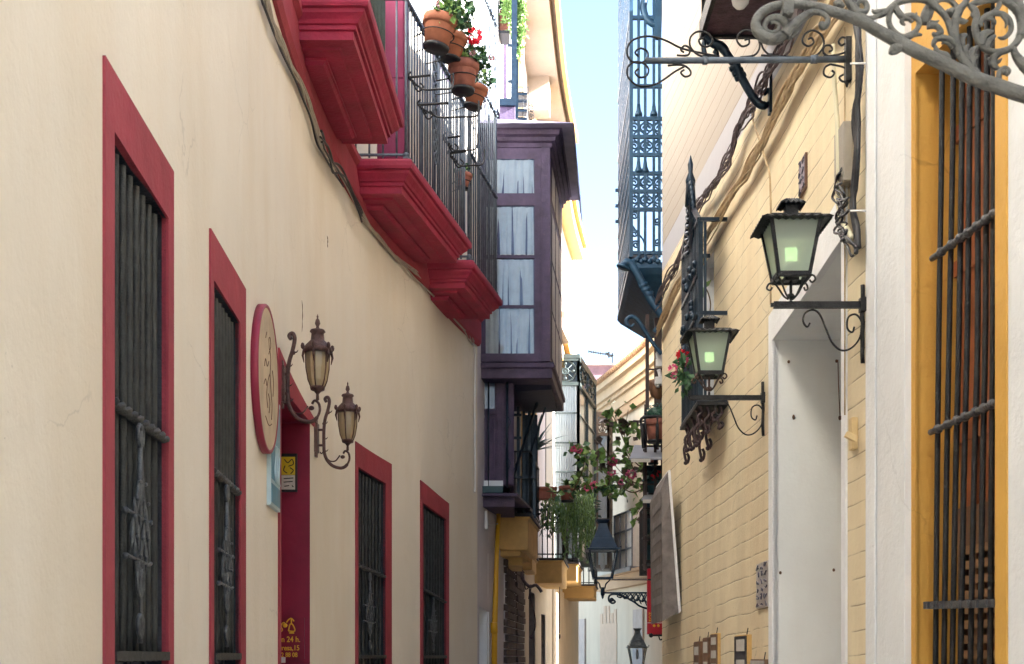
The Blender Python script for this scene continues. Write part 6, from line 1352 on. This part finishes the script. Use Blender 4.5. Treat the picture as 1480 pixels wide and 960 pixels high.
branchy(ge, [[(800, 712, 0), (830, 708, 0), (850, 700, 0), (870, 700, 0), (893, 708, 0)], [(830, 708, 0), (842, 680, 0), (846, 655, 0), (850, 645, 0)], [(846, 655, 0), (838, 648, 0), (828, 651, 0)], [(870, 700, 0), (880, 705, 0), (887, 712, 0)]], 26, 3.2, .17, [LEAF, LEAFL, LEAFL], [(829, 649, .07), (836, 650, .08), (859, 702, .09), (848, 706, .06)])
# upper balcony plants on the bay house
ub = root('trailing_plant', P(745, 60, 21.5), 'pale green trailing plant hanging from the window box at the top of the aubergine bay', 'plant')
m = MB(); m2 = MB()
for cx, n, ln in ((737, 8, 40), (752, 12, 70), (733, 4, 20)):
    for _ in range(n):
        x = cx + random.gauss(0, 3.5); y0 = random.uniform(-30, 0); L_ = random.uniform(.4, 1.15) * ln + 20; pts = [P(x + random.gauss(0, 1.3), y0 + L_ * i / 5, 20.8) for i in range(6)]; m2.tube(pts, .010, 4)
        for k in range(int(L_ / 2.6)): f = random.random() * 4.99; i = int(f); m.leaf(pts[i].lerp(pts[i + 1], f - i), random.uniform(.06, .12), .45)
m2.build('stem', LEAFL, ub); m.build('foliage', LEAFL, ub)
wb = root('window_box', P(731, 50, 20.9), 'terracotta pot on a dark shelf at the top beside the aubergine bay', 'planter'); m = MB(); m.bb(P(722, 0, 20.9).x, P(735, 0, 20.9).x, 20.9, 21.2, P(0, 46, 20.9).z, P(0, 14, 20.9).z); m.build('trough', TERRB, wb, .01); m = MB(); m.bb(P(719, 0, 20.9).x, P(737, 0, 20.9).x, 20.85, 21.25, P(0, 50, 20.9).z, P(0, 46, 20.9).z); m.build('shelf', BLK, wb)
m = MB(); foliage(m, P(728, 6, 21), (.12, .15, .14), 90, .09, .7); m.build('foliage', LEAF, wb)
m = MB(); m.bar(P(744, -40, 20.7), P(742, 172, 20.7), .09, .06); m.bar(P(749, -40, 20.9), P(747, 172, 20.9), .04)
for y in (66, 118): m.bar(P(734, y, 20.8), P(748, y, 20.8), .04)
m.build('upper_frame', NAVY, bay)
m = MB(); m.bb(P(722, 0, 20.5).x, P(745, 0, 20.5).x, 20.5, 21.2, P(0, 178, 20.5).z, P(0, 154, 20.5).z); m.build('upper_box', PURP, bay, .01); m = MB(); m.bb(P(722, 0, 20.5).x, P(745, 0, 20.5).x, 20.45, 21.2, P(0, 154, 20.5).z, P(0, 144, 20.5).z); m.build('upper_sill', NAVY, bay)
rk = root('wire_rack', P(754, 178, 21.3), 'wire rack with small dark shelves on the wall above the aubergine bay roof', 'rack'); m = MB()
for y in (139, 150, 163, 175): m.box(P(754, y, 21.3), (.18, .2, .05))
m.build('shelf', NAVY, rk); m = MB()
for k in range(3): m.tube(smooth_path([P(747 + 8 * k, 126, 21.25), P(748 + 8 * k, 150, 21.2), P(747 + 8 * k, 178, 21.25)], 3), .006)
for y in (126, 134, 146, 158, 170): m.tube([P(746, y, 21.2), P(764, y, 21.2)], .006)
for k in range(6): m.tube(spiral(768, 150 + k * 5, 5, 1.3, k * 60, 1, 21.4), .005, 4)
m.build('wire', IRON, rk)
